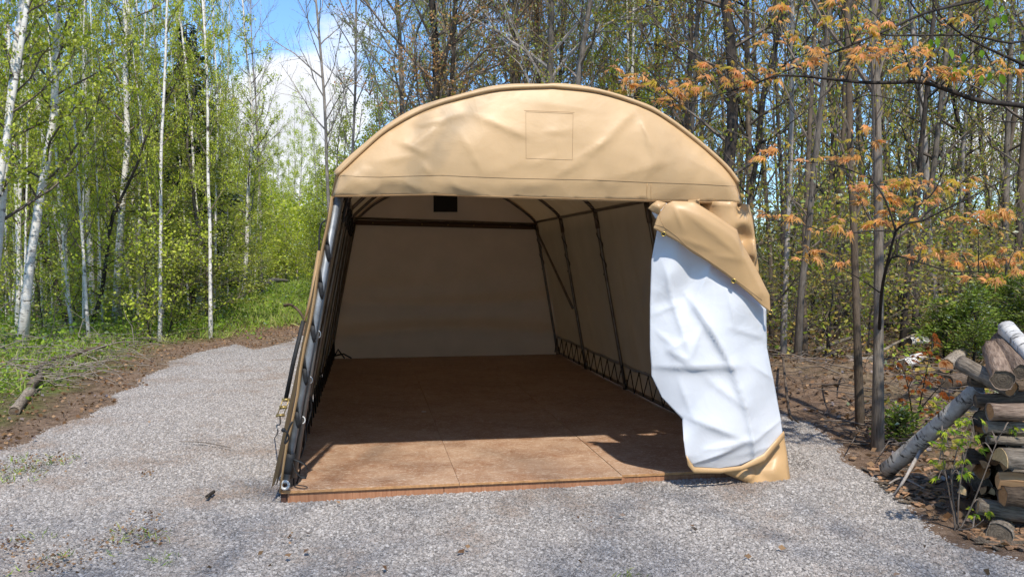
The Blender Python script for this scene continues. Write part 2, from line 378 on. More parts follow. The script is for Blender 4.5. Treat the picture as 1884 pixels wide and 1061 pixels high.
# ------------------------------------------------------------------ ground
def axis(lo, hi, fine_lo, fine_hi, step):
    a = list(np.arange(fine_lo, fine_hi+1e-6, step)); s = step; x = fine_hi
    while x < hi: s *= 1.22; x += s; a.append(x)
    s = step; x = fine_lo
    while x > lo: s *= 1.22; x -= s; a.insert(0, x)
    return np.array(a)
def grid_faces(nx, ny):
    i, j = np.meshgrid(np.arange(nx-1), np.arange(ny-1), indexing='ij'); a = (i*ny+j).ravel()
    return np.stack([a, a+ny, a+ny+1, a+1], 1)
ax = axis(-260, 260, -11, 9, .11); ay = axis(-60, 420, -7, 15, .11)
X, Y = np.meshgrid(ax, ay, indexing='ij'); Xf, Yf = X.ravel(), Y.ravel()
gdv = gravel_dist(Xf, Yf); Zf = gz(Xf, Yf)
edge = .18*wob(Xf, Yf, 5.)+.12*wob(Xf, Yf, 1.7)
near_dirt = sm(.62, .2, gdv+edge*1.5)
right_dirt = np.exp(-((Xf-MOUND.x-.3)**2/3.0+(Yf-MOUND.y+.4)**2/6.))*1.6
path_dirt = np.zeros_like(Xf)
for q in ((500, 610, 1.6), (400, 640, 1.2), (560, 597, 2.0)):
    p = ground_at(q[0], q[1]); path_dirt += 1.3*np.exp(-((Xf-p.x)**2+(Yf-p.y)**2)/q[2]**2)
dirt_a = np.clip(near_dirt+right_dirt+path_dirt, 0, 1)
green_a = np.clip(sm(.4, 1.1, gdv+edge*2)*sm(9, 4, gdv), 0, 1)*np.where(Xf < 0, 1, .15)*(1-np.clip(path_dirt, 0, 1))
vg = ground_at(540, 540); green_a = np.maximum(green_a, 1.1*np.exp(-((Xf-vg.x)**2/30+(Yf-vg.y)**2/200))*(1-np.clip(path_dirt, 0, 1))); green_a = np.clip(green_a, 0, 1)
Zs = Zf - .03*sm(0, -.25, gdv+edge)      # the soil sheet dips under the gravel
me = npmesh('ground', np.stack([Xf, Yf, Zs], 1), grid_faces(len(ax), len(ay)), SOIL, True)
for nm, arr in (('dirt', dirt_a), ('green', green_a)):
    at_ = me.attributes.new(nm, 'FLOAT', 'POINT'); at_.data.foreach_set('value', arr.astype(np.float32))
ground = tag(link('ground', me), 'brown soil and leaf litter with green verge around the gravel', kind='structure')
# gravel sheet
gx = np.arange(-13, 10, .10); gy = np.arange(-12, 14.6, .10)
X2, Y2 = np.meshgrid(gx, gy, indexing='ij'); X2, Y2 = X2.ravel(), Y2.ravel()
d2 = gravel_dist(X2, Y2)+.18*wob(X2, Y2, 5.)+.12*wob(X2, Y2, 1.7)
Z2 = gz(X2, Y2) - .016*sm(-.15, .25, d2)
F2 = grid_faces(len(gx), len(gy)); F2 = F2[(d2[F2] < .4).all(1)]
used = np.unique(F2); remap = np.full(len(X2), -1); remap[used] = np.arange(len(used))
gme = npmesh('gravel_drive', np.stack([X2, Y2, Z2], 1)[used], remap[F2], GRAV, True)
den = gme.attributes.new('density', 'FLOAT', 'POINT')
cd_ = np.hypot(X2-CAM.x, Y2-CAM.y)[used]
patch = 1-.75*sm(.25, .6, wob(X2, Y2, 2.3)[used]*sm(-1.6, -3, Y2[used]))
dens = patch*np.clip(1.1-np.maximum(cd_-9, 0)/9, .22, 1)*sm(.34, -.25, d2[used])**1.5
inview = ((X2[used]-CAM.x)*_h.x+(Y2[used]-CAM.y)*_h.y) > 1.6
under = (np.abs(X2[used]) < 1.64) & (Y2[used] > .02) & (Y2[used] < 7.2)
dens = dens*np.where(under, 0, 1)*np.where(inview, 1, .0)
den.data.foreach_set('value', dens.astype(np.float32))
drive = tag(link('gravel_drive', gme), 'pale grey crushed stone driveway around the shelter', kind='structure')

# stone shapes, kept as a list for the scatter
def stone_mesh(i):
    bm = bmesh.new(); bmesh.ops.create_icosphere(bm, subdivisions=1, radius=.5); rr = random.Random(i)
    for v in bm.verts: v.co = Vector((v.co.x*rr.uniform(.7, 1.35), v.co.y*rr.uniform(.7, 1.1), v.co.z*rr.uniform(.35, .85)))
    bmesh.ops.dissolve_limit(bm, angle_limit=rad(18), verts=bm.verts, edges=bm.edges)
    bmesh.ops.triangulate(bm, faces=bm.faces); me = bpy.data.meshes.new('stone'); bm.to_mesh(me); bm.free(); me.materials.append(STONE); return me
stone_col = bpy.data.collections.new('stone_shapes')
for i in range(6):
    o = bpy.data.objects.new('stone', stone_mesh(i)); stone_col.objects.link(o)
def scatter(host_me, name, coll, dmax, smin, smax, seed, attr='density', zoff=0.):
    ng = bpy.data.node_groups.new(name, 'GeometryNodeTree'); ng.interface.new_socket('Geometry', in_out='INPUT', socket_type='NodeSocketGeometry'); ng.interface.new_socket('Geometry', in_out='OUTPUT', socket_type='NodeSocketGeometry')
    N = ng.nodes.new; Lk = ng.links.new
    gi = N('NodeGroupInput'); go = N('NodeGroupOutput'); dp = N('GeometryNodeDistributePointsOnFaces'); na = N('GeometryNodeInputNamedAttribute'); na.data_type = 'FLOAT'; na.inputs['Name'].default_value = attr
    mu = N('ShaderNodeMath'); mu.operation = 'MULTIPLY'; mu.inputs[1].default_value = dmax; Lk(na.outputs['Attribute'], mu.inputs[0]); Lk(mu.outputs[0], dp.inputs['Density']); dp.inputs['Seed'].default_value = seed
    Lk(gi.outputs[0], dp.inputs['Mesh'])
    ci = N('GeometryNodeCollectionInfo'); ci.inputs['Collection'].default_value = coll; ci.inputs['Separate Children'].default_value = True; ci.inputs['Reset Children'].default_value = True
    ip = N('GeometryNodeInstanceOnPoints'); ip.inputs['Pick Instance'].default_value = True; Lk(dp.outputs['Points'], ip.inputs['Points']); Lk(ci.outputs[0], ip.inputs['Instance'])
    rv = N('FunctionNodeRandomValue'); rv.data_type = 'FLOAT_VECTOR'; rv.inputs[0].default_value = (-.5, -.5, 0); rv.inputs[1].default_value = (.5, .5, 6.28); Lk(rv.outputs[0], ip.inputs['Rotation'])
    rs = N('FunctionNodeRandomValue'); rs.data_type = 'FLOAT'; rs.inputs[2].default_value = 0; rs.inputs[3].default_value = 1
    pw = N('ShaderNodeMath'); pw.operation = 'POWER'; pw.inputs[1].default_value = 2.0; Lk(rs.outputs[1], pw.inputs[0])
    mr = N('ShaderNodeMapRange'); mr.inputs['To Min'].default_value = smin; mr.inputs['To Max'].default_value = smax; Lk(pw.outputs[0], mr.inputs[0]); Lk(mr.outputs[0], ip.inputs['Scale'])
    Lk(ip.outputs[0], go.inputs[0]); return ng
gs = link('gravel', gme); md = gs.modifiers.new('scatter', 'NODES'); md.node_group = scatter(gme, 'gravel_scatter', stone_col, 5600, .008, .027, 3)
tag(gs, 'loose crushed grey stones lying over the drive', 'gravel', kind='stuff')

# ------------------------------------------------------------------ leaves and trees
def leaf_quads(P, D, s, rng, aspect=.62, fold=.18):
    n = len(P)
    D = D/np.maximum(np.linalg.norm(D, axis=1, keepdims=True), 1e-6)
    q = rng.normal(size=(n, 3)); S = np.cross(D, q); S /= np.maximum(np.linalg.norm(S, axis=1, keepdims=True), 1e-6); Nn = np.cross(D, S)
    L = (s*rng.uniform(.65, 1.25, n))[:, None]; w = L*aspect*.5
    a = P; b = P+D*L*.45+S*w+Nn*L*fold; c = P+D*L; d = P+D*L*.45-S*w+Nn*L*fold
    V = np.stack([a, b, c, d], 1).reshape(-1, 3); F = np.arange(4*n).reshape(-1, 4); return V, F
def path_at(path, t):
    f = t*(len(path)-1); i = min(int(f), len(path)-2); return path[i].lerp(path[i+1], f-i)
def gen_tree(seed, h=12, r0=.08, first=.15, nb=34, l1=2.2, up=.75, n2=7, leaf=.055, nleaf=9000, droop=.3, wig=.05, shape='cone', spread=.10, lt=.35, twist=.0, sides=8):
    """returns stem, branches (MB) and leaf arrays for a tree of height h standing at the origin"""
    rr = random.Random(seed); rng = np.random.default_rng(seed)
    st = MB(); br = MB(); n = 16; tp = []; x = y = 0; vx = vy = 0
    for i in range(n+1):
        t = i/n; tp.append(Vector((x, y, t*h-.12*(i == 0)))); vx += rr.gauss(0, wig); vy += rr.gauss(0, wig); vx *= .8; vy *= .8; x += vx*h/n; y += vy*h/n
    rads = [r0*(1-.93*(i/n))**.85*(1.35 if i == 0 else 1) for i in range(n+1)]
    st.quad_tube(tp, rads, sides)
    segs = []
    for b in range(nb):
        t = first+(.98-first)*((b+rr.random())/nb)**1.05; p0 = path_at(tp, t); az = b*2.4+rr.uniform(-.6, .6)
        if shape == 'cone': L = l1*(1-t*.85)*rr.uniform(.55, 1.1)
        else: L = l1*(.35+1.2*math.sin(PI*min(1, (t-first)/(1-first)*.85+.1)))*rr.uniform(.5, 1.1)
        el = up+rr.uniform(-.25, .25); d = Vector((math.cos(az)*math.cos(el), math.sin(az)*math.cos(el), math.sin(el)))
        rb = min(r0*(1-.9*t)*.5, .008+L*.009); pts = [p0]; d_ = d.copy(); m_ = 7
        for k in range(m_):
            d_ = (d_+Vector((rr.gauss(0, .13), rr.gauss(0, .13), rr.gauss(.03, .1)))).normalized(); pts.append(pts[-1]+d_*L/m_)
        br.quad_tube(pts, [rb*(1-.85*k/m_) for k in range(m_+1)], 4, cap=False); segs.append((pts, L, 0))
        for c in range(max(2, int(n2*min(1, L/1.2)))):
            tt = rr.uniform(.2, 1); q = path_at(pts, tt); dd = (path_at(pts, min(1, tt+.1))-path_at(pts, max(0, tt-.1)))
            dd = dd.normalized() if dd.length > 1e-5 else d
            rnd = Vector((rr.gauss(0, 1), rr.gauss(0, 1), rr.gauss(0, .6))); dd = (dd+rnd.normalized()*.8).normalized(); l2 = L*rr.uniform(.2, .5)*(1.1-tt*.4); p2 = [q]
            for k in range(4):
                dd = (dd+Vector((rr.gauss(0, .16), rr.gauss(0, .16), rr.gauss(.02, .1)))).normalized(); p2.append(p2[-1]+dd*l2/4)
            br.quad_tube(p2, [max(.0022, rb*.38*(1-.8*k/4)) for k in range(5)], 3, cap=False); segs.append((p2, l2, 1))
            for e in range(2):
                t3 = rr.uniform(.2, .9); q3 = path_at(p2, t3); d3 = (dd+Vector((rr.gauss(0, .8), rr.gauss(0, .8), rr.gauss(0, .5)))).normalized(); l3 = l2*rr.uniform(.3, .6)
                p3 = [q3, q3+d3*l3*.5, q3+(d3+Vector((0, 0, .1)))*l3]; br.quad_tube(p3, [.0022, .0018, .0012], 3, cap=False); segs.append((p3, l3, 2))
    V = F = None
    if nleaf:
        w = np.array([s[1]*(1.0 if s[2] else .5) for s in segs]); w /= w.sum(); idx = rng.choice(len(segs), nleaf, p=w); T = rng.uniform(0, 1, nleaf)**.7
        P = np.array([tuple(path_at(segs[i][0], lt*0+(.15+.85*t))) for i, t in zip(idx, T)]); P += rng.normal(0, spread, P.shape)*.5
        D = rng.normal(size=(nleaf, 3)); D[:, 2] -= droop*2; V, F = leaf_quads(P, D, leaf, rng)
    return st, br, V, F
PROTO = {}
def proto(key, name, barkm, twigm, leafm, **k):
    st, br, V, F = gen_tree(**k)
    PROTO.setdefault(key, []).append((name, st.mesh('trunk', barkm), br.mesh('branches', twigm, False), npmesh('crown', V, F, leafm) if V is not None else None, k.get('h', 12), k.get('r0', .08)))
for s in range(5): proto('birch', 'birch_tree', B_BIRCH, B_TWIG, L_GREEN, seed=10+s, h=12, r0=.072, first=.16, nb=34, l1=2.2, up=.62, nleaf=4200, leaf=.065, wig=.045, sides=10)
for s in range(4): proto('green', 'aspen_tree', B_TWIGP, B_TWIG, L_GREEN, seed=30+s, h=10, r0=.05, first=.05, nb=46, l1=1.9, up=.6, nleaf=8200, leaf=.07, wig=.05, spread=.16)
for s in range(2): proto('olive', 'young_tree', B_GREY, B_TWIG, L_OLIVE, seed=40+s, h=9, r0=.05, first=.05, nb=40, l1=2.0, up=.45, nleaf=8500, leaf=.07, wig=.07, spread=.15)
for s in range(3): proto('pale', 'budding_tree', B_GREY, B_TWIGP, L_PALE, seed=50+s, h=14, r0=.13, first=.12, nb=38, l1=3.6, up=.55, n2=13, nleaf=11000, leaf=.068, wig=.05, shape='round')
for s in range(2): proto('bare', 'bare_tree', B_TWIGP, B_TWIGP, L_PALE, seed=60+s, h=15, r0=.08, first=.25, nb=36, l1=2.6, up=.75, n2=12, nleaf=900, leaf=.04, wig=.04, shape='round')
for s in range(3): proto('red', 'red_maple_tree', B_DARK, B_TWIG, (L_RED, L_MIX, L_RED)[s], seed=70+s, h=13, r0=.11, first=.15, nb=38, l1=2.9, up=.8, n2=12, nleaf=12000, leaf=.06, wig=.04, shape='round')
for s in range(6): proto('grey', 'woodland_tree', (B_GREY, B_BROWN, B_GREY, B_BROWN, B_TWIGP, B_DARK)[s], B_TWIG, L_MIX, seed=80+s, h=13, r0=.075, first=.10, nb=30, l1=1.9, up=.6, n2=7, nleaf=3400, leaf=.06, wig=.05, shape='round', sides=10)
for s in range(3): proto('dark', 'woodland_tree', B_DARK, B_SPR, L_MIX, seed=90+s, h=12, r0=.06, first=.10, nb=28, l1=1.8, up=.6, n2=7, nleaf=2600, leaf=.06, wig=.07, shape='round')
cnt = {}
def plant(key, base, lean=(0, 0), hs=1., ws=1., label=None, cat='tree', group=None, idx=None, rz=None, name=None):
    P_ = PROTO[key]; i = cnt.get(key, 0); cnt[key] = i+1; nm, a, b, c, h, r0 = P_[(i if idx is None else idx) % len(P_)]
    o = empty(name or nm, base); o.scale = (ws, ws, hs)
    M = Matrix.Rotation(lean[0], 4, Vector((RIGHT.x, RIGHT.y, 0)).normalized().cross(Vector((0, 0, 1)))*-1)
    # lean[0] > 0 tips the crown towards the right of the view
    M = Matrix.Rotation(lean[0], 4, Vector((_h.x, _h.y, 0))) @ Matrix.Rotation(lean[1], 4, Vector((_r.x, _r.y, 0)))
    o.rotation_euler = (M @ Matrix.Rotation(R.uniform(0, 6.28) if rz is None else rz, 4, 'Z')).to_euler()
    link('trunk', a, o); link('branches', b, o)
    if c is not None: link('crown', c, o)
    tag(o, label, cat, group); return o
# trees read off the photograph: kind, base (u, v), a higher point (u, v) on the same trunk, trunk width in px near the base, label
HAND = [
 ('birch', 40, 640, 94, 20, 15, 'white birch leaning right, its black-flecked trunk nearest the gravel on the left'),
 ('birch', -25, 648, 72, 10, 15, 'white birch slanting into the frame, middle of the three large slanted birches'),
 ('birch', -48, 655, 40, 20, 13, 'white birch at the left edge of the photo, outermost of the slanted trio'),
 ('birch', 44, 612, 38, 305, 9, 'thin pale birch standing behind the slanted white birches'),
 ('birch', 176, 595, 158, 200, 9, 'slim white birch tilting slightly left above the brush pile'),
 ('birch', 214, 598, 215, 20, 12, 'tall straight birch with greyish lower trunk above the brown fallen stick'),
 ('birch', 262, 585, 249, 150, 9, 'white birch with a curved limb reaching right, past the grey-based birch'),
 ('birch', 132, 600, 90, 330, 7, 'thin birch leaning left between the slanted trio and the slim upright one'),
 ('birch', 252, 590, 219, 392, 6, 'narrow birch stem leaning left against the grey-based birch'),
 ('birch', 307, 578, 300, 372, 7, 'slender white birch at the verge just before the mossy clearing'),
 ('birch', 292, 580, 272, 440, 6, 'thin birch leaning left, second from the slender verge birch'),
 ('birch', 366, 572, 354, 356, 7, 'pale birch trunk in front of the dark spruce'),
 ('birch', 447, 556, 454, 380, 7, 'pale birch clump stem beside the grey fallen log at the path'),
 ('birch', 391, 566, 388, 420, 5, 'wispy birch stem between the spruce birch and the path'),
 ('birch', 160, 592, 168, 331, 6, 'thin birch almost touching the slim white birch'),
 ('dark', 128, 605, 45, 335, 10, 'dark crooked tree leaning sharply left among the birches'),
 ('dark', 165, 606, 234, 422, 9, 'dark bent stem leaning right across the birch trunks'),
 ('grey', 1616, 748, 1615, 60, 20, 'tall smooth grey tree standing right of the dirt mound, stoutest trunk near the woodpile'),
 ('grey', 1583, 728, 1548, 180, 15, 'slightly bent grey tree just left of the stout smooth trunk'),
 ('grey', 1467, 688, 1496, 200, 13, 'upright grey tree rising behind the dirt mound near the white door'),
 ('grey', 1398, 650, 1372, 100, 15, 'grey tree directly beside the right edge of the tan shelter'),
 ('grey', 1440, 655, 1440, 150, 11, 'slim grey tree between the shelter edge and the mound tree'),
 ('grey', 1296, 660, 1291, 20, 27, 'thick mottled trunk towering behind the right shoulder of the shelter roof'),
 ('grey', 1256, 640, 1266, 20, 12, 'narrow dark tree just left of the thick mottled trunk'),
 ('dark', 1384, 640, 1362, 20, 14, 'dark tree above the right roof corner of the shelter'),
 ('dark', 1660, 645, 1692, 150, 12, 'dark tree leaning right behind the orange maple leaves'),
 ('grey', 1828, 610, 1832, 60, 12, 'grey tree with rough bark above the woodpile, left of a pair'),
 ('grey', 1838, 622, 1866, 60, 13, 'grey tree leaning right above the woodpile, right of a pair'),
 ('dark', 1722, 600, 1766, 120, 10, 'dark slanted tree behind the right maple spray'),
 ('dark', 1776, 600, 1788, 150, 11, 'dark upright tree right of the slanted one behind the maple spray'),
 ('grey', 1540, 625, 1538, 60, 10, 'straight thin grey tree seen between two nearer grey trunks'),
 ('dark', 1518, 625, 1513, 315, 9, 'thin dark tree behind the mound tree'),
 ('dark', 1655, 600, 1640, 180, 8, 'dark thin tree directly right of the stout smooth trunk'),
 ('birch', 1158, 590, 1164, 20, 9, 'white birch high above the roof, right of centre'),
 ('birch', 1090, 585, 1097, 20, 9, 'white birch above the roof ridge, left of another white birch'),
 ('red', 800, 600, 789, 60, 22, 'dark red-leaved maple with thick trunk over the left roof slope'),
 ('red', 815, 590, 850, 40, 13, 'slanted dark trunk of reddish maple beside the thick one'),
 ('pale', 730, 590, 726, 50, 13, 'grey budding tree with wide limbs left of the reddish maple'),
 ('bare', 617, 570, 608, 80, 8, 'tall leafless grey tree against the white cloud'),
 ('bare', 640, 575, 646, 80, 7, 'pale bare tree next to the cloud, just right of the leafless grey one'),
 ('bare', 482, 545, 480, 100, 5, 'bare topped sapling crown against the cloud over the clearing'),
 ('red', 935, 590, 940, 40, 9, 'reddish budding maple above the roof ridge'),
 ('red', 1000, 580, 992, 40, 8, 'rust-tinted budding maple just left of the ridge birches'),
]
placed = []
MARKS = []
for k, u, v, u2, v2, w, lab in HAND:
    b = gpt(u, v); d = (b-CAM).dot(FWD); top = at(u2, v2, d); dia = w/FPX*d
    dx = (top-b).dot(_r); dzv = top.z-b.z; lean = math.atan2(dx, dzv)
    nm, _, _, _, h, r0 = PROTO[k][cnt.get(k, 0) % len(PROTO[k])]
    need = max(1., (1.47+.29*d+1.5)/h)
    if k == 'dark' and u < 300: need = .5
    plant(k, b, (lean, 0), hs=min(max(need, .45), 1.4), ws=dia/2/r0/1.05*(1.22 if k == 'birch' and u < 500 else 1), label=lab, group=None); placed.append((b.x, b.y)); MARKS.append((u, d, k, lab.split(',')[0].split(' in front')[0]))
USED = {}
LM = [(-60, 'at the left edge'), (45, 'behind the slanted white trio'), (130, 'above the brush heap'), (215, 'around the grey-based birch'), (290, 'by the slender verge birches'), (365, 'beside the dark spruce'), (450, 'by the fallen grey log'), (560, 'at the end of the track'), (640, 'over the left eave'), (730, 'over the left roof slope'), (800, 'near the dark thick maple'), (940, 'over the roof ridge'), (1095, 'by the high white birches'), (1190, 'over the right roof slope'), (1296, 'near the thick mottled trunk'), (1385, 'beside the right roof corner'), (1467, 'behind the dirt mound'), (1540, 'left of the stout smooth tree'), (1616, 'behind the stout smooth tree'), (1690, 'behind the orange maple leaves'), (1770, 'left of the woodpile top'), (1850, 'above the woodpile'), (1960, 'at the right edge')]
def place_label(base, u, d, d0, d1, lean, ws, w0, w1):
    f = (d-d0)/(d1-d0+1e-6); far = 'front-row' if f < .25 else 'second-row' if f < .5 else 'rear-row' if f < .75 else 'far'
    th = 'thin' if ws < w0+(w1-w0)*.4 else 'mid-sized' if ws < w0+(w1-w0)*.7 else 'sturdy'
    ln = 'leaning left' if lean < -.03 else 'leaning right' if lean > .03 else 'upright'
    return '%s %s %s %s %s' % (far, th, ln, base, min(LM, key=lambda m: abs(m[0]-u))[1])
# the rest of the wood, behind and between
def fill(n, key, urange, drange, label, group, hs=(.8, 1.2), ws=(.7, 1.2), mind=.45, bias=1., ok=None):
    made = 0; tries = 0
    while made < n and tries < n*40:
        tries += 1; u = R.uniform(*urange); d = drange[0]+(drange[1]-drange[0])*R.random()**bias
        p = CAM+_h*d+_r*((u-942)/FPX*d); x, y = p.x, p.y
        if abs(x) < 2.9 and -3 < y < 8.6: continue
        if float(gravel_dist(np.array([x]), np.array([y]))[0]) < .9: continue
        if ok and not ok(x, y, u, d): continue
        if any((x-a)**2+(y-b)**2 < mind*mind for a, b in placed): continue
        placed.append((x, y)); ln = R.gauss(0, .045); w_ = R.uniform(*ws); plant(key, (x, y, gzf(x, y)), (ln, R.gauss(0, .03)), R.uniform(*hs), w_, place_label(label, u, d, drange[0], drange[1], ln, w_, *ws), 'tree', group); made += 1
def offpath(x, y, u, d):               # keep the grassy track on the left of the shelter open
    return not (u > 400-max(0, d-18)*0 and u < 600 and d < 46 and not (u < 470 and d > 24))
fill(84, 'birch', (-60, 560), (15.5, 36), 'white birch', 'slim white birches in the left wood', ok=offpath, hs=(.7, 1.05), ws=(.25, .58), mind=.35)
fill(34, 'green', (-80, 400), (19, 44), 'bright aspen', 'bright green young trees of the left wood', ok=offpath, hs=(.75, 1.2), ws=(.8, 1.2), mind=.8)
fill(14, 'green', (395, 600), (26, 50), 'track aspen', 'young trees at the end of the track', ok=offpath, hs=(.45, .7), ws=(.6, .9), mind=.8)
fill(9, 'green', (480, 612), (47, 60), 'track-end aspen', 'young trees closing the far end of the track', hs=(.95, 1.35), ws=(.7, 1.), mind=1.)
fill(14, 'olive', (-60, 640), (18, 44), 'olive young tree', 'olive green young trees in the left wood', ok=offpath, hs=(.5, .9), mind=.8)
fill(7, 'pale', (640, 1300), (17, 34), 'budding grey tree', 'budding grey trees behind the roof', hs=(.9, 1.1), ws=(.6, 1.), mind=1.2)
fill(7, 'green', (600, 800), (17, 30), 'leafy green tree', 'leafy trees behind the left roof slope', hs=(.7, .95), ws=(.7, 1.), mind=1.)
fill(7, 'red', (800, 1300), (17, 32), 'rusty budding maple', 'rusty budding maples behind the roof', hs=(.8, 1.1), ws=(.4, .8), mind=1.)
fill(16, 'grey', (860, 1900), (15, 36), 'grey tree', 'thin grey trunks in the right wood', hs=(.8, 1.15), ws=(.5, 1.), mind=.5)
fill(36, 'grey', (1390, 2050), (11.5, 32), 'grey tree', 'thin grey trunks in the right wood', hs=(.8, 1.15), ws=(.4, .95), mind=.5, bias=.8)
fill(20, 'dark', (1000, 2000), (13, 32), 'dark tree', 'thin dark trunks in the right wood', hs=(.7, 1.1), ws=(.5, 1.), mind=.5)
fill(8, 'olive', (1380, 1950), (20, 38), 'low olive tree', 'low olive green trees of the right wood', hs=(.35, .6), mind=1.)
fill(8, 'birch', (1000, 1700), (18, 36), 'white birch', 'white birches in the right wood', ws=(.5, .8))
# around and behind the camera: the wood goes on
for (x, y, k) in ((-9.5, -3, 'birch'), (-10.5, -8, 'green'), (8.5, -5.5, 'grey'), (9.5, -11, 'grey'), (-11, 2, 'green')):
    plant(k, (x, y, gzf(x, y)), label='tree at the rim of the clearing beside the drive', group='trees at the rim of the clearing')

# far wood that reads as one mass
def far_wood(name, n, urange, dr, hf, leafm, size, label, seed):
    rng = np.random.default_rng(seed); u = rng.uniform(*urange, n); d = rng.uniform(*dr, n)
    base = np.array(CAM)[None, :]+np.array(_h)[None, :]*d[:, None]+np.array(_r)[None, :]*((u-942)/FPX*d)[:, None]
    x, y = base[:, 0], base[:, 1]
    hmax = hf(u)*(1+.45*wob(x, y, .55))*d/45; z = rng.uniform(0, 1, n)**.85*hmax
    cl = (wob(x*1.3+z*.8, y*1.3-z, 1.1)+rng.normal(0, .5, n)) > -.45
    P = np.stack([x, y, z-.2], 1)[cl]; D = rng.normal(size=(len(P), 3)); V, F = leaf_quads(P, D, size, rng, .8)
    return tag(link(name, npmesh(name, V, F, leafm)), label, 'far trees', kind='stuff')
far_wood('far_woods', 95000, (-250, 700), (44, 75), lambda u: 6.5+2.5*np.exp(-((u-100)/200)**2)-2.5*np.exp(-((u-540)/60.)**2), L_GREEN, .17, 'mass of bright green far trees behind the birches', 1)
far_wood('far_woods', 42000, (640, 2200), (38, 75), lambda u: 2.6+0*u, L_OLIVE, .2, 'mass of low olive undergrowth far behind the grey trunks', 2)
mb = MB()
for i in range(170):
    d = R.uniform(38, 70); u = R.uniform(-200, 2100); p = CAM+_h*d+_r*((u-942)/FPX*d)
    if 440 < u < 680: continue
    hh = R.uniform(8, 13) if u > 640 else R.uniform(5, 8); q = Vector((p.x, p.y, -.2)); tp = q+Vector((R.gauss(0, .6), R.gauss(0, .6), hh)); mb.quad_tube([q, q.lerp(tp, .5)+Vector((R.gauss(0, .15), R.gauss(0, .15), 0)), tp], [.11, .08, .03], 5)
tag(mb.build('far_trunks', B_GREY), 'distant grey trunks massed beyond the near woods', 'far trunks', kind='stuff')

# spruce
def spruce(base, h, label):
    o = empty('spruce_tree', base); t = MB(); t.quad_tube([Vector((0, 0, -.1)), Vector((0, 0, h*.5)), Vector((0, 0, h))], [.11, .07, .01], 8); t.build('trunk', B_DARK, o)
    rr = random.Random(5); P = []; D = []; b = MB()
    for i in range(150):
        t_ = i/150; z = h*(.12+.87*t_); L = (1-t_)**.8*h*.17*rr.uniform(.6, 1.2)+.12; az = i*2.4+rr.uniform(-.4, .4); d = Vector((math.cos(az), math.sin(az), rr.uniform(-.25, .05)))
        pts = [Vector((0, 0, z)), Vector((0, 0, z))+d*L*.5+Vector((0, 0, -.06*L)), Vector((0, 0, z))+d*L+Vector((0, 0, .05*L))]; b.quad_tube(pts, [.018, .012, .004], 3, cap=False)
        for k in range(int(70*L)+8):
            tt = rr.uniform(.1, 1); q = path_at(pts, tt); s = Vector((-d.y, d.x, 0)).normalized()*rr.uniform(-1, 1)*L*.28*(1.1-tt); P.append(tuple(q+s+Vector((0, 0, rr.uniform(-.14, .02))))); D.append(tuple(d+s*1.5+Vector((0, 0, -.4))))
    b.build('branches', B_SPR, o); V, F = leaf_quads(np.array(P), np.array(D), .17, np.random.default_rng(3), .3); link('crown', npmesh('crown', V, F, L_NEEDLE), o); return tag(o, label, 'tree')
b = gpt(352, 572); spruce((b.x, b.y, b.z), 7.4, 'dark green spruce standing among the bright birches')
b = gpt(520, 520); spruce((b.x+16, b.y+14, b.z), 7, 'small dark spruce hidden behind the wide budding tree')

# ------------------------------------------------------------------ the shelter
Lg = 7.18
shelter = tag(empty('portable_garage', (0, 0, 0)), 'tan vinyl shelter with arched roof, open front and its door pulled aside', 'shelter')
FY = -.06
arch_px = [(612, 363), (613.5, 345), (618, 322), (661, 281), (712, 237), (778, 201), (849, 178), (920, 163), (1000, 159), (1029, 159.5), (1102, 168), (1176, 191), (1225, 216), (1286, 262), (1335, 306), (1358, 336), (1364, 377)]
AF = [on_plane(u, v, FY) for u, v in arch_px]
AF = [Vector((p.x, p.z)) for p in AF]
def smooth_line(P, n):      # Catmull-Rom through the points
    out = []
    for i in range(len(P)-1):
        a, b, c, d = P[max(i-1, 0)], P[i], P[i+1], P[min(i+2, len(P)-1)]
        for k in range(n):
            t = k/n; out.append(.5*((2*b)+(c-a)*t+(2*a-5*b+4*c-d)*t*t+(3*b-a-3*c+d)*t**3))
    out.append(P[-1].copy()); return out
eL, eR = AF[2], AF[15]
archF = smooth_line(AF[2:16], 4)
ZB = 1.93
def back_map(p):            # the same arch at the back rib
    t = (p.x-eL.x)/(eR.x-eL.x); base = eL.y+(eR.y-eL.y)*t
    return Vector((-1.365+2.73*t, ZB+.02+(p.y-base)*.97))
archB = [back_map(p) for p in archF]
def side_pts(e, s, xb, n=10):   # leg line from the ground to the eave
    return [Vector((s*xb, .02)).lerp(e, i/n) for i in range(n)]
profF = side_pts(eL, -1, 1.715)+archF+side_pts(eR, 1, 1.70)[::-1]
profB = side_pts(archB[0], -1, 1.69)+archB+side_pts(archB[-1], 1, 1.69)[::-1]
NA = len(profF)
def prof(i, t): a = profF[i].lerp(profB[i], t); return a
def shell(name, mat, inset, y0, y1, ny, fold, parent, th=.003, lo=0, hi=NA, zmin=None):
    """a skin following the ribs; inset moves it inwards; fold gives the soft wrinkles"""
    V = []; cols = hi-lo
    for j in range(ny+1):
        y = y0+(y1-y0)*j/ny; t = min(max(y/Lg, 0), 1)
        pts = [prof(i, t) for i in range(NA)]
        for i in range(lo, hi):
            a = pts[max(i-1, 0)]; b = pts[min(i+1, NA-1)]; tn = (b-a).normalized(); n = Vector((tn.y, -tn.x))     # points inwards
            sag = .035*math.sin(PI*((t*4) % 1))**2
            side = 1 if (i < 10 or i >= NA-10) else .5
            w = inset+sag*(.5 if side < 1 else .6)+fold*side*(math.sin(y*11+.8*math.sin(i*.4))+.6*math.sin(y*23+i*.5))
            p = pts[i]+n*w; V.append((p.x, y, max(p.y, .004)))
    F = grid_faces(ny+1, cols)
    me = npmesh(name, np.array(V), F, mat, True); return link(name, me, parent)
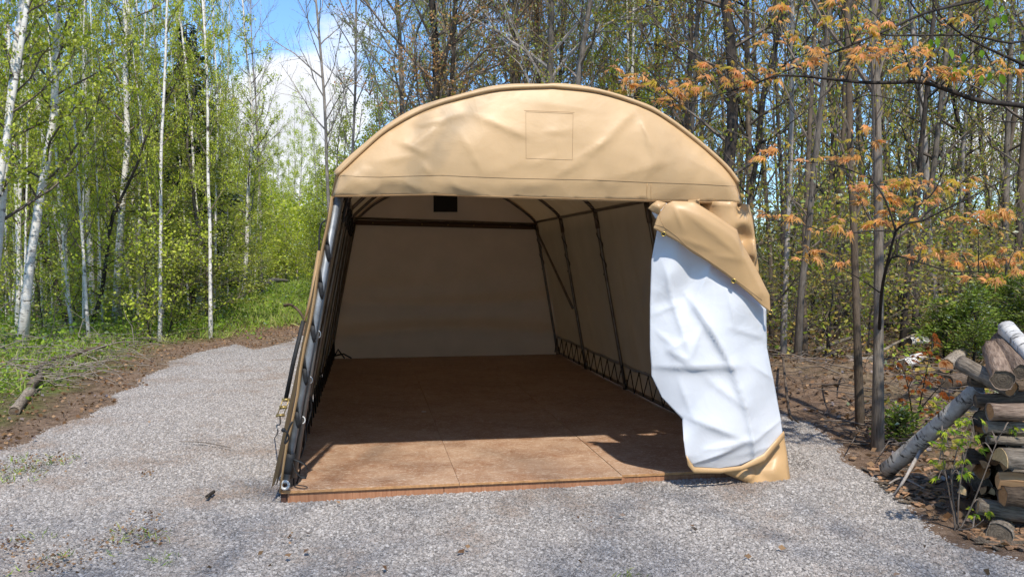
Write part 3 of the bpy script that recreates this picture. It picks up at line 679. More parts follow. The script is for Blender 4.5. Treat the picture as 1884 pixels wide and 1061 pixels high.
shell('roof_cover', F_TAN, 0, FY, Lg+.04, 60, .004, shelter)
shell('lining', F_LIN, .012, .02, Lg+.02, 120, .006, shelter, .002)

# relief sheets: hand-placed points (u, v, metres towards the viewer) on the front plane, meshed and softened
def relief(name, mats, outline, inner, y0, parent, cuts=3, smooth=3, th=.004, extra=None, back=None, fac=.35):
    pts = outline+inner; co = []
    for u, v, dz in pts:
        p = on_plane(u, v, y0); co.append(p)
    n = len(outline); vs2 = [Vector((p.x, p.z)) for p in co]
    r = delaunay_2d_cdt(vs2, [(i, (i+1) % n) for i in range(n)], [], 1, 1e-6)
    bm = bmesh.new(); bv = []
    for k, p in enumerate(r[0]):
        src = r[3][k]; dz = pts[src[0]][2] if src else 0; bv.append(bm.verts.new((p.x, y0-dz, p.y)))
    for f in r[2]:
        try: bm.faces.new([bv[i] for i in f])
        except ValueError: pass
    for _ in range(cuts):
        bmesh.ops.subdivide_edges(bm, edges=bm.edges, cuts=1, use_grid_fill=True)
        inn = [v for v in bm.verts if not v.is_boundary]
        for _k in range(smooth): bmesh.ops.smooth_vert(bm, verts=inn, factor=fac, use_axis_x=True, use_axis_y=True, use_axis_z=True)
    bmesh.ops.triangulate(bm, faces=[f for f in bm.faces if len(f.verts) > 4]); bmesh.ops.recalc_face_normals(bm, faces=bm.faces)
    if extra:
        for v in bm.verts: v.co += extra(v.co)
    me = bpy.data.meshes.new(name); bm.to_mesh(me); bm.free(); me.materials.append(mats[0])
    if len(mats) > 1: me.materials.append(mats[1])
    me.polygons.foreach_set('use_smooth', [True]*len(me.polygons)); o = link(name, me, parent)
    if sum(p.normal.y for p in me.polygons) > 0: me.flip_normals()
    s = o.modifiers.new('s', 'SOLIDIFY'); s.thickness = th; s.offset = -1
    if len(mats) > 1: s.material_offset = 1; s.material_offset_rim = 1
    return o
def creaser(lines, y0):
    L_ = []
    for u0, v0, u1, v1, h, wa, wb in lines:
        a = on_plane(u0, v0, y0); b = on_plane(u1, v1, y0); L_.append((Vector((a.x, a.z)), Vector((b.x, b.z)), h, wa/280, wb/280))
    def f(co):
        p = Vector((co.x, co.z)); s_ = 0.
        for a, b, h, wa, wb in L_:
            e = b-a; l = e.length; t = (p-a).dot(e)/(l*l)
            if -.25 < t < 1.25:
                d = ((p-a).x*e.y-(p-a).y*e.x)/l; fade = math.sin(PI*min(1, max(0, (t+.25)/1.5)))**1.2; s_ += h*fade*math.exp(-abs(d)/(wa if d > 0 else wb))
        return Vector((0, -s_, 0))
    return f
# gable panel (valance) closing the arch above the opening
def edge_in(u, v, cu=985, cv=330, px=5):
    L = math.hypot(u-cu, v-cv); return (u+(cu-u)/L*px, v+(cv-v)/L*px*.9)
arc2 = smooth_line([Vector(p) for p in arch_px[2:16]], 3)
outl = [(612, 363, .02)]+[(q[0], q[1], .0) for q in [edge_in(p.x, p.y) for p in arc2]]+[(1364, 377, .02)]
bot = [(1300, 375.5), (1240, 374), (1176, 372), (1120, 371), (1060, 369), (1000, 367.5), (950, 366), (900, 364.5), (850, 362), (800, 360.5), (760, 361), (700, 362.5), (655, 364)]
outl += [(u, v, .03+.012*math.sin(u*.05)) for u, v in bot]
rr = random.Random(12); inner = []
for u in range(640, 1360, 24):
    for v in range(185, 362, 19):
        uu, vv = u+rr.uniform(-8, 8), v+rr.uniform(-6, 6)
        top = np.interp(uu, [a[0] for a in arch_px[2:16]], [a[1] for a in arch_px[2:16]])
        if vv < top+14 or vv > 352: continue
        bulge = .075*math.sin(min(1, (vv-top)/(360-top))*PI*.75)
        inner.append((uu, vv, bulge+rr.uniform(-.0015, .0015)))
gab_lines = [(731, 262, 784, 288, .014, 4, 16), (758, 268, 812, 228, .016, 14, 4), (770, 234, 820, 226, .010, 4, 10), (880, 218, 965, 256, .016, 6, 26), (868, 292, 886, 322, .010, 5, 12), (1171, 210, 1199, 298, .016, 5, 22), (1162, 210, 1092, 278, .012, 24, 5), (1022, 324, 1066, 300, .012, 5, 12), (1000, 247, 1050, 243, .008, 4, 12), (968, 305, 1015, 290, .009, 8, 4), (612, 358, 650, 346, .014, 5, 14), (1120, 330, 1225, 300, .009, 6, 20), (1058, 292, 1125, 252, .009, 16, 5), (775, 228, 850, 213, .012, 5, 16), (846, 250, 872, 296, .010, 6, 20), (690, 300, 760, 290, .007, 5, 15), (1235, 250, 1300, 310, .008, 6, 20), (900, 320, 960, 300, .007, 6, 14), (1075, 340, 1100, 330, .012, 4, 9), (775, 305, 790, 322, .010, 4, 8), (720, 335, 800, 352, .008, 8, 12), (930, 345, 1010, 340, .008, 10, 8), (1215, 280, 1180, 330, .007, 12, 6), (820, 330, 850, 356, .008, 6, 10), (980, 190, 1090, 205, .006, 8, 22), (1250, 290, 1330, 330, .006, 6, 14)]
val = relief('gable_panel', (F_GAB,), outl, inner, FY-.002, shelter, cuts=2, smooth=1, th=.003, extra=creaser(gab_lines, FY))
# where the gable panel's surface is, for things sewn to it
bpy.context.view_layer.update()
from mathutils.bvhtree import BVHTree
def surf_fn(o):
    me_ = o.data; bt = BVHTree.FromPolygons([v.co.copy() for v in me_.vertices], [tuple(p.vertices) for p in me_.polygons])
    def f(u, v, off=.002):
        d = direction(u, v); h = bt.ray_cast(CAM, d)
        if h[0] is None: h = bt.find_nearest(on_plane(u, v, FY-.04))
        return Vector(h[0])-d*off
    return f
sv = surf_fn(val)
def seam(name, pxs, mat, r, parent, f=sv, step=6, off=.001):
    P = []
    for (u0, v0), (u1, v1) in zip(pxs, pxs[1:]):
        n = max(2, int(math.hypot(u1-u0, v1-v0)/step))
        P += [f(u0+(u1-u0)*k/n, v0+(v1-v0)*k/n, off) for k in range(n)]
    P.append(f(*pxs[-1], off)); mb = MB(); mb.quad_tube(P, [r]*len(P), 4); return mb.build(name, mat, parent)
seam('stitched_seam', [(620, 322.5), (660, 325), (700, 326), (740, 324.5), (810, 322.5), (860, 325), (940, 328), (1100, 331.5), (1200, 336), (1290, 339), (1354, 343)], SEAM, .0013, val)
seam('hem_seam', [(616, 360.5), (700, 359.5), (800, 357.5), (900, 361), (1000, 364), (1176, 368.5), (1360, 373.5)], SEAM2, .0016, val)
seam('window_seam', [(967.5, 206), (1054.5, 209.5), (1053, 294.5), (968, 291.5), (967.5, 206)], SEAM, .0009, val)
seam('window_seam', [(964.5, 203.5), (1057, 207)], SEAM2, .001, val)
seam('vertical_seam', [(1191, 337), (1190, 352), (1191, 370)], SEAM2, .0016, val)
seam('vertical_seam', [(1198, 337.5), (1197.5, 352), (1198, 371)], SEAM2, .0013, val)
seam('end_seam', [(1356, 344), (1358, 372)], SEAM2, .0015, val)
# piping along the arch and the rolled cover edge behind it
pip = MB(); P = [Vector((p.x, FY-.006, p.y)) for p in archF]; pip.quad_tube(P, [.014]*len(P), 8); P2 = [Vector((p.x*1.004, FY+.05, p.y+.012)) for p in archF]; 
pip.build('arch_piping', F_GAB, shelter)
pip = MB(); pip.quad_tube(P2, [.017+.004*math.sin(i*.7) for i in range(len(P2))], 8); pip.build('roof_edge_roll', F_GAB, shelter)
# back wall with the black vent
Vb = []; nxb, nzb = 60, 50
for i in range(nxb+1):
    s = i/nxb
    for j in range(nzb+1):
        q = j/nzb; z = q*2.6; 
        hwL = np.interp(z, [0, ZB], [1.68, 1.36]); x = -hwL+2*hwL*s
        sag = .05*math.exp(-((z-.32-.09*math.cos((s-.5)*3))/.09)**2)+.035*math.exp(-((z-.75-.25*(s-.45)**2)/.10)**2)+.03*math.exp(-((z-1.0-.35*(s-.2)**2)/.13)**2)*(1-s)
        fold = .006*math.sin(s*34)*sm(.6, 2., z)
        topz = np.interp(x, [p.x for p in archB], [p.y for p in archB])-.01
        Vb.append((x, Lg-.02-sag*1.7-fold, min(z, float(topz))))
bw = link('back_wall', npmesh('back_wall', np.array(Vb), grid_faces(nxb+1, nzb+1), F_BACK, True), shelter)
def at_y(u, v, y): return on_plane(u, v, y)
vt = MB(); a = at_y(799, 350, Lg-.07); b = at_y(840, 388.5, Lg-.07); vt.box((a.x, Lg-.075, b.z), (b.x, Lg-.055, a.z)); ve_ = vt.build('vent', MESHB, shelter, False)
fr = MB(); 
for lo, hi in (((a.x-.012, b.z-.012), (b.x+.012, b.z)), ((a.x-.012, b.z), (a.x, a.z)), ((b.x, b.z), (b.x+.012, a.z))): fr.box((lo[0], Lg-.08, lo[1]), (hi[0], Lg-.055, hi[1]))
fr.build('vent_flap_edge', BLACKW, ve_, False)

# ribs
def rib(y, mat, r, name='rib'):
    t = y/Lg; n = [prof(i, t) for i in range(NA)]
    def ins(i, w=.055):
        a = n[max(i-1, 0)]; b_ = n[min(i+1, NA-1)]; tn = (b_-a).normalized(); return n[i]+Vector((tn.y, -tn.x))*w
    mb = MB(); P = [ins(i) for i in range(NA)]
    P[0] = Vector((P[0].x, .015)); P[-1] = Vector((P[-1].x, .015))
    P3 = [Vector((p.x, y, p.y)) for p in P]; mb.quad_tube(P3, [r]*NA, 10); return mb.build(name, mat, shelter), P3
ribs = []
for k, y in enumerate((.03, Lg*.25, Lg*.502, Lg*.749, Lg-.09)):
    o, P3 = rib(y, STEELD, .019); ribs.append(P3)
    kn = MB()
    for e in (10, NA-11):   # joint sleeves either side of the eave
        kn.quad_tube([P3[e-1].lerp(P3[e], .0), P3[e]], [.026, .026], 10); kn.quad_tube([P3[e], P3[e+1]], [.026, .026], 10)
    if k: 
        a = MB(); e = 10; a.quad_tube([P3[9], P3[10], P3[11]], [.025]*3, 10); a.build('eave_joint', STEELD, o)
        a = MB(); e = NA-11; a.quad_tube([P3[e-1], P3[e], P3[e+1]], [.025]*3, 10); a.build('eave_joint', STEELD, o)
        # black cord spiralling round the tube below and above the right eave
        cp = []
        if k > 1:
            for q in range(60):
                f = (NA-11-6)+12*q/59*.8; i = int(f); p = P3[i].lerp(P3[min(i+1, NA-1)], f-i); an = q*.9; cp.append(p+Vector((math.cos(an)*.024, math.sin(an)*.024, 0)))
            c = MB(); c.quad_tube(cp, [.005]*len(cp), 4); c.build('wrapped_cord', BLACKW, o)
# purlins and the bar across the back
for e in (10, NA-11):
    mb = MB(); P = [ribs[k][e]+Vector((0, 0, -.0)) for k in range(5)]; mb.quad_tube(P, [.018]*5, 10); mb.build('eave_purlin', STEELD, shelter)
mb = MB(); e = 10+len(archF)//2; mb.quad_tube([ribs[k][e]+Vector((0, 0, -.03)) for k in range(5)], [.018]*5, 10); mb.build('ridge_purlin', STEELD, shelter)
a = at_y(642, 401, Lg-.12); b = at_y(988, 412.5, Lg-.12); mb = MB(); mb.tube(a, b, .019, 10); bar = mb.build('back_bar', STEELD, shelter)
mb = MB(); a2 = at_y(644, 409, Lg-.1); b2 = at_y(985, 418, Lg-.1); mb.ribbon([a2.lerp(b2, i/12) for i in range(13)], .07, Vector((0, 0, 1)), .004); mb.build('cover_hem', simple('brown_hem', (.12, .075, .045), .7), bar)
for q in (.12, .38, .52, .66, .86):
    p = a2.lerp(b2, q)+Vector((0, -.012, .0)); mb = MB(); mb.tube(p+Vector((0, -.004, 0)), p+Vector((0, .004, 0)), .010, 8); mb.build('grommet', BRASS, bar)
# corner brace on the right, from back eave to the foot of the next rib
P3 = ribs[3]; i0 = NA-11; p0 = ribs[4][i0]+Vector((-.03, 0, -.03)); p1 = P3[i0+6]+Vector((-.035, .02, 0)); mb = MB(); mb.tube(p0, p1, .017, 10); mb.build('corner_brace', STEELD, shelter)
p0 = ribs[4][10]+Vector((.03, 0, -.03)); p1 = P3[4]+Vector((.035, .02, 0)); mb = MB(); mb.tube(p0, p1, .017, 10); mb.build('corner_brace', STEELD, shelter)
# ground rails and zigzag lacing
for s in (-1, 1):
    mb = MB(); mb.tube((s*1.625, .02, .05), (s*1.60, Lg-.1, .05), .019, 8); rl = mb.build('ground_rail', STEELD, shelter)
    hm = MB(); n = 40; hm.ribbon([Vector((s*(1.625-.0035*q/n*7), .05+(Lg-.2)*q/n, .27+.008*math.sin(q*1.3))) for q in range(n+1)], .035, Vector((0, 0, 1)), .003); hm.build('cover_hem', F_LIN, shelter)
    P = []; n = 46
    for q in range(n+1):
        y = .1+(Lg-.25)*q/n; hi = q % 2; P.append(Vector((s*((1.600 if hi else 1.598)-.02*y/Lg), y, (.265 if hi else .045)+R.uniform(-.012, .012))))
    mb = MB(); mb.quad_tube(P, [.0055]*len(P), 4); mb.build('lacing_cord', BLACKW, shelter)
for k in range(1, 5):     # feet and lashings
    for s, i in ((-1, 0), (1, NA-1)):
        p = ribs[k][i]; mb = MB(); mb.tube((p.x, p.y, .003), (p.x, p.y, .11), .027, 10); mb.build('foot', STEELD, shelter)
mb = MB()
for ang in (.3, 2.2, 1.2): mb.quad_tube([Vector((-1.58, Lg-.16, .06)), Vector((-1.58+.13*math.cos(ang), Lg-.22, .06+.10*math.sin(ang))), Vector((-1.50+.16*math.cos(ang), Lg-.25, .03))], [.011]*3, 5)
mb.build('loose_lashing', BLACKW, shelter)

# near left leg: grey tube wrapped in black webbing
f0 = on_plane(525, 903, -.03); f0.z = .045; f1 = on_plane(621, 362, -.03)
mb = MB(); mb.quad_tube([f0, f0.lerp(f1, .5), f1+(f1-f0).normalized()*.12], [.023]*3, 14); leg = mb.build('front_leg', GALV, shelter)
sleeve = MB(); ext = f0+Vector((0.045, .06, .02)); sleeve.quad_tube([ext, ext.lerp(f1, .98)+Vector((0, .06, 0))], [.02, .02], 10); sleeve.build('inner_post', simple('galvanised_dull', (.20, .185, .17), .5, .5), leg)
axis_ = (f1-f0).normalized(); e1 = axis_.cross(Vector((0, 1, 0))).normalized(); e2 = axis_.cross(e1)
for t0 in (.10, .25, .40, .55, .70, .83):       # slanting turns of webbing
    P = []; 
    for q in range(15):
        an = PI*2*q/14+1.2; t = t0+.05*math.sin(an+1.9); P.append(f0.lerp(f1, t)+(e1*math.cos(an)+e2*math.sin(an))*.0252)
    mb = MB(); mb.ribbon(P, .030, axis_, .003); mb.build('webbing_wrap', BLACKW, leg)
mb = MB(); mb.quad_tube([f0.lerp(f1, .035), f0.lerp(f1, .055), f0.lerp(f1, .09), f0.lerp(f1, .105)], [.033, .037, .036, .031], 12); mb.build('webbing_bundle', BLACKW, leg)
mb = MB(); o_ = f0.lerp(f1, .07)
lp = [o_+Vector((.03, -.02, .03)), o_+Vector((.10, -.05, .0)), o_+Vector((.115, -.05, -.06)), o_+Vector((.09, -.05, -.085)), o_+Vector((.045, -.04, -.045)), o_+Vector((.03, -.02, .0))]
lp = smooth_line(lp, 4); mb.ribbon(lp, .02, Vector((0, 1, .3)), .003); mb.build('webbing_loop', BLACKW, leg)
mb = MB(); mb.tube(lp[13]+Vector((-.01, 0, 0)), lp[13]+Vector((.03, 0, -.005)), .008, 8); mb.build('strap_end', BLACKW, leg)
mb = MB(); fr_ = f0+Vector((0, -.02, -.006)); ring = [fr_+Vector((math.cos(q*PI/8)*.024, -.006, math.sin(q*PI/8)*.024)) for q in range(17)]; mb.quad_tube(ring, [.009]*17, 6, cap=False); mb.build('pipe_end', PVC, leg)
for t0 in (.22, .36, .52):
    c0 = f0.lerp(f1, t0)+Vector((.035, .0, 0)); mb = MB(); mb.quad_tube([c0+Vector((math.cos(q*PI/6-PI/2)*.016, 0, math.sin(q*PI/6-PI/2)*.022)) for q in range(7)], [.004]*7, 5); mb.build('hook_ring', PVC if t0 < .3 else STEEL, leg)
# cords hanging off the leg joints
for t0 in (.09, .2, .31):
    c0 = f0.lerp(f1, t0)+Vector((.04, .10, 0)); mb = MB(); mb.quad_tube(smooth_line([c0, c0+Vector((.01, .05, -.12)), c0+Vector((-.03, .05, -.24)), c0+Vector((-.02, -.05, -.10))], 4), [.006]*13, 4); mb.build('bungee_cord', BLACKW, shelter)
for k in range(6):
    y = .5+k*.95; p = prof(9, y/Lg); mb = MB(); q0 = Vector((p.x+.05, y, 1.80)); mb.quad_tube(smooth_line([q0, q0+Vector((.05, .05, .08)), q0+Vector((.02, .1, -.1)), q0+Vector((.06, .16, -.02))], 4), [.009]*13, 5); mb.build('lashing_knot', BLACKW, shelter)

# ------------------------------------------------------------------ the door, drawn to the right and turned inside out
door = empty('door_curtain'); door.parent = shelter
back_out = [(1240, 366, -.05), (1262, 368, -.02), (1283, 368, .05), (1297, 369, -.13), (1312, 371, .03), (1340, 372, .07), (1356, 373, .0), (1363, 374, -.06), (1371, 376, .04), (1379, 378, .0), (1383, 405, .02), (1386, 440, .03), (1392, 490, .03), (1397, 535, .01), (1410, 640, -.03), (1428, 760, -.03), (1442, 850, .0), (1446, 884, .02), (1420, 886, .04), (1390, 884, .0), (1340, 860, -.05), (1300, 760, -.06), (1270, 640, -.06), (1240, 480, -.06)]
back_in = [(1300, 395, -.10), (1290, 395, .05), (1320, 410, .03), (1345, 410, .09), (1333, 450, .07), (1358, 420, -.01), (1362, 450, -.03), (1366, 470, .03), (1374, 440, -.04), (1381, 444, .07), (1370, 452, .03), (1372, 478, -.05), (1384, 474, .07), (1376, 410, .06), (1350, 470, .05), (1365, 510, .0), (1380, 520, .04), (1386, 545, .02), (1400, 650, -.01), (1415, 780, .02), (1425, 850, .05), (1400, 870, .07), (1370, 800, -.04), (1340, 600, -.05)]
relief('folded_drape', (F_TAN2,), back_out, back_in, -.10, door, cuts=2, smooth=2)
w_out = [(1206, 420, .04), (1198, 480, .0), (1194, 560, .02), (1193, 640, .03), (1196, 690, .03), (1213, 728, .05), (1245, 765, .10), (1243, 800, .15), (1246, 830, .16), (1262, 850, .13), (1310, 853, .12), (1350, 850, .10), (1395, 831, .07), (1436, 795, .03), (1433, 760, .01), (1427, 720, .0), (1418, 680, .0), (1411, 640, .0), (1407, 568, .02), (1370, 535, .05), (1330, 503, .08), (1285, 470, .09), (1240, 440, .09)]
w_in = [(1225, 500, .10), (1226, 600, .09), (1256, 545, .01), (1290, 600, .12), (1340, 600, .10), (1300, 700, .13), (1240, 710, .12), (1350, 760, .14), (1270, 780, .16), (1310, 830, .15), (1395, 680, .06), (1400, 790, .07), (1300, 515, .11), (1355, 560, .11), (1270, 490, .05)]
pan_lines = [(1265, 558, 1330, 672, .050, 5, 30), (1330, 672, 1358, 750, .045, 6, 34), (1358, 750, 1378, 850, .040, 6, 28), (1210, 672, 1335, 670, .036, 6, 30), (1222, 642, 1252, 660, .030, 6, 9), (1222, 640, 1250, 620, .022, 9, 5), (1200, 578, 1240, 558, .012, 4, 8), (1218, 500, 1252, 642, .034, 8, 26), (1300, 480, 1266, 562, .024, 6, 16), (1325, 528, 1400, 566, .014, 10, 5), (1255, 762, 1352, 800, .030, 7, 22), (1290, 815, 1378, 800, .022, 12, 5), (1262, 842, 1345, 812, .022, 5, 14), (1376, 802, 1432, 772, .012, 5, 12), (1285, 690, 1352, 742, .016, 5, 12), (1278, 595, 1260, 645, .018, 6, 6), (1330, 600, 1405, 622, .009, 5, 10), (1368, 665, 1425, 700, .010, 5, 14), (1325, 535, 1338, 595, .012, 4, 12), (1205, 610, 1235, 640, .012, 4, 8), (1240, 700, 1260, 760, .014, 5, 12), (1385, 580, 1420, 740, .008, 10, 10), (1340, 830, 1420, 815, .010, 5, 10)]
wp = relief('white_panel', (F_WHITE, F_TAN2), w_out, w_in, -.19, door, cuts=4, smooth=2, fac=.3, extra=creaser(pan_lines, -.19))
hem_out = [(1246, 826, .17), (1262, 849, .15), (1310, 852, .14), (1350, 849, .12), (1395, 829, .09), (1436, 790, .05), (1438, 800, .05), (1397, 843, .09), (1352, 857, .12), (1310, 861, .14), (1262, 860, .15), (1250, 845, .16)]
relief('tan_hem', (F_TAN2,), hem_out, [], -.20, door, cuts=1, smooth=0, th=.006)
low_out = [(1308, 857, .08), (1352, 853, .10), (1396, 838, .08), (1438, 794, .03), (1443, 840, .05), (1446, 884, .07), (1405, 885, .10), (1372, 884, .11), (1340, 872, .08)]
low_in = [(1368, 872, .14), (1385, 862, .06), (1372, 848, .06), (1410, 860, .12), (1425, 830, .05), (1400, 850, .05)]
relief('lower_flap', (F_TAN2,), low_out, low_in, -.14, door, cuts=2, smooth=1)
flap_out = [(1194, 421, .09), (1200, 400, .10), (1213, 378, .12), (1225, 372, .13), (1262, 374, .15), (1300, 398, .15), (1338, 424, .15), (1346, 441, .13), (1376, 490, .11), (1406, 542, .08), (1409, 573, .07), (1390, 560, .09), (1370, 543, .11), (1330, 512, .13), (1285, 480, .14), (1262, 466, .13), (1235, 446, .13)]
flap_in = [(1232, 383, .18), (1270, 400, .205), (1308, 421, .205), (1342, 444, .18), (1215, 405, .155), (1250, 425, .165), (1300, 455, .175), (1350, 492, .15), (1385, 540, .12), (1325, 470, .17)]
fl = relief('turned_flap', (F_TAN2,), flap_out, flap_in, -.22, door, cuts=3, smooth=2, extra=creaser([(1262, 380, 1340, 432, .012, 3, 14), (1225, 385, 1240, 425, .010, 4, 8), (1250, 400, 1340, 470, .010, 5, 18), (1330, 440, 1395, 545, .008, 6, 16), (1240, 440, 1290, 460, .008, 4, 8), (1300, 470, 1360, 480, .006, 5, 8)], -.22))
sf = surf_fn(fl)
seam('hem_seam', [(1204, 413), (1222, 418), (1246, 436), (1262, 452), (1290, 470), (1335, 501), (1372, 529), (1402, 552)], SEAM, .0012, fl, f=sf)
seam('hem_seam', [(1209, 383), (1217, 408), (1226, 424)], SEAM2, .0012, fl, f=sf)
for u, v in ((1217.5, 430.5), (1321.5, 503.5), (1405.5, 567)):
    p = sf(u, v, .003); n = (CAM-p).normalized(); a = n.orthogonal().normalized(); b = n.cross(a); mb = MB()
    mb.quad_tube([p+(a*math.cos(q*PI/8)+b*math.sin(q*PI/8))*.013 for q in range(17)], [.0045]*17, 6, cap=False); g = mb.build('grommet', BRASS, fl)
    mb = MB(); mb.tube(p-n*.001, p+n*.001, .010, 10); mb.build('eyelet', MESHB, g)
roll_o = [(1183, 385, .10), (1188, 378, .12), (1198, 371, .12), (1215, 375, .12), (1210, 386, .13), (1203, 398, .12), (1192, 392, .11)]
relief('rolled_corner', (F_TAN2,), roll_o, [(1198, 382, .16)], -.19, door, cuts=2, smooth=1)
relief('rolled_corner_lining', (F_WHITE,), [(1190, 392, .10), (1204, 388, .14), (1214, 376, .13), (1218, 380, .13), (1212, 395, .13), (1204, 408, .12), (1196, 402, .10)], [], -.19, door, cuts=2, smooth=0)
for pl in (1, -1): pass

# tan side edge of the cover seen left of the front leg, and the webbing tie-down
mb = MB(); e0 = on_plane(612, 362, -.07); e3 = on_plane(515, 905, -.05)
mb.ribbon([e0.lerp(e3, q/12)+Vector((.006*math.sin(q*1.7), 0, 0)) for q in range(13)], .05, Vector((.35, 1, 0)), .006); mb.build('cover_edge', F_TAN, shelter)
a = at(589, 470, 6.1); b = at(579, 468, 6.1); c = at(556, 592, 6.1); d = at(561, 590, 6.1)
tab = MB(); tab.quad_tube([at(588, 462, 6.0), at(576, 535, 5.95), at(560, 590, 5.9)], [.016, .018, .006], 6); tab.build('tie_tab', F_TAN, shelter)
S1 = [at(558, 590, 5.9), at(540, 665, 5.9), at(525, 738, 5.9)]
strap = empty('tie_down_strap', S1[-1]); tag(strap, 'black webbing tie-down strap with a gold ratchet left of the shelter', 'strap')
def sub(mb_, name, mat, par):     # meshes built in place, then hung under an Empty
    o = mb_.build(name, mat, None); o.parent = par; o.matrix_parent_inverse = Matrix.Translation(par.location).inverted(); return o
mb = MB(); mb.ribbon(S1, .028, Vector((1, 0, 0)), .003); sub(mb, 'webbing', BLACKW, strap)
r0_ = at(526, 735, 5.9); r1_ = at(515, 766, 5.9); mb = MB(); ax_ = (r1_-r0_).normalized()
for sx in (-1, 1): mb.ribbon([r0_+Vector((sx*.02, 0, 0)), r1_+Vector((sx*.02, 0, 0))], .03, Vector((0, 1, 0)), .006)
mb.tube(r0_+Vector((-.025, 0, 0)), r0_+Vector((.025, 0, 0)), .011, 8); mb.tube(r0_.lerp(r1_, .45)+Vector((-.025, 0, 0)), r0_.lerp(r1_, .45)+Vector((.025, 0, 0)), .012, 8); mb.tube(r0_.lerp(r1_, .9)+Vector((-.028, -.01, 0)), r0_.lerp(r1_, .9)+Vector((.028, -.01, 0)), .009, 8)
sub(mb, 'ratchet', BRONZE, strap)
g0 = gpt(505, 806); mb = MB(); mb.quad_tube(smooth_line([r1_, at(515, 780, 5.95), at(509, 782, 6.), at(511, 794, 6.), g0], 5), [.005]*21, 5); sub(mb, 'wire_hook', WIRE, strap)
bc = tag(empty('bungee_cord', gpt(524, 815)), 'black bungee cord with ball ends looped outside the near left leg', 'cord')
mb = MB(); mb.quad_tube(smooth_line([at(538, 775, 5.3), at(531, 790, 5.3), at(524, 815, 5.3), at(531, 806, 5.3), at(528, 795, 5.28), at(522, 791, 5.28)], 5), [.006]*26, 5); sub(mb, 'cord_loop', BLACKW, bc)
mb = MB(); q = at(521.5, 790.5, 5.28); mb.quad_tube([q+Vector((0, 0, z)) for z in (-.013, -.009, 0, .009, .013)], [.003, .011, .014, .011, .003], 8); sub(mb, 'ball', BLACKW, bc)
mb = MB(); mb.quad_tube(smooth_line([at(600, 405, 6.2), at(590, 415, 6.2), at(587, 450, 6.2), at(588, 480, 6.2)], 6), [.007]*19, 5); mb.build('side_cord', BLACKW, shelter)

# ------------------------------------------------------------------ platform
plat = tag(empty('wooden_platform', (0, 0, -.08)), 'stained plywood floor on boards under the tan shelter', 'platform')
def pbox(name, lo, hi, mats, mi_front=None):
    bm = bmesh.new(); c = [(lo[i]+hi[i])/2 for i in range(3)]; s = [hi[i]-lo[i] for i in range(3)]
    bmesh.ops.create_cube(bm, size=1); 
    for v in bm.verts: v.co = Vector((v.co.x*s[0], v.co.y*s[1], v.co.z*s[2]))
    me = bpy.data.meshes.new(name)
    for f in bm.faces:
        if len(mats) > 1 and abs(f.normal.z) < .5: f.material_index = 1
    bmesh.ops.bevel(bm, geom=bm.edges[:], offset=.0015, segments=1, affect='EDGES'); bm.to_mesh(me); bm.free()
    for m_ in mats: me.materials.append(m_)
    o = link(name, me, plat); o.location = (c[0], c[1], c[2]+.08); return o
fx = {u: on_plane(u, 880, -.03).x for u in (515, 845, 1143)}
xs = [fx[515], on_plane(845, 892, -.04).x, on_plane(1145, 880, -.04).x, 1.74]
for c in range(3):
    y0 = -.045 if c < 2 else -.02; ys = [y0, 2.42, 4.86, Lg+.02] if c != 1 else [y0, 1.2, 3.64, 6.08, Lg+.02]
    for a, b in zip(ys, ys[1:]): pbox('plywood_sheet', (xs[c]+.0012, a+.001, -.019+R.uniform(-.001, .001)), (xs[c+1]-.0012, b-.001, R.uniform(-.0015, .0015)), (PLY, PLYEDGE))
pbox('rim_board', (xs[0]+.045, -.03, -.115), (xs[1]-.1, .008, -.021), (BOARD,)); pbox('rim_board', (xs[1]-.097, -.03, -.115), (xs[2]+.02, .008, -.021), (BOARD,)); pbox('rim_board', (xs[2]+.023, -.012, -.115), (1.73, .026, -.021), (BOARD,))
pbox('rim_board', (xs[0]+.003, -.02, -.12), (xs[0]+.042, 4.8, -.021), (DARKB,)); pbox('rim_board', (1.69, .03, -.115), (1.73, Lg, -.021), (BOARD,))
pc = MB(); p = on_plane(780, 758, 0); p = ground_at(780, 757, .001); pc.box((p.x-.02, p.y-.02, .0012), (p.x+.02, p.y+.02, .003)); tag(pc.build('paper_scrap', PVC, None, False), 'tiny white scrap of paper lying on the plywood floor', 'scrap')

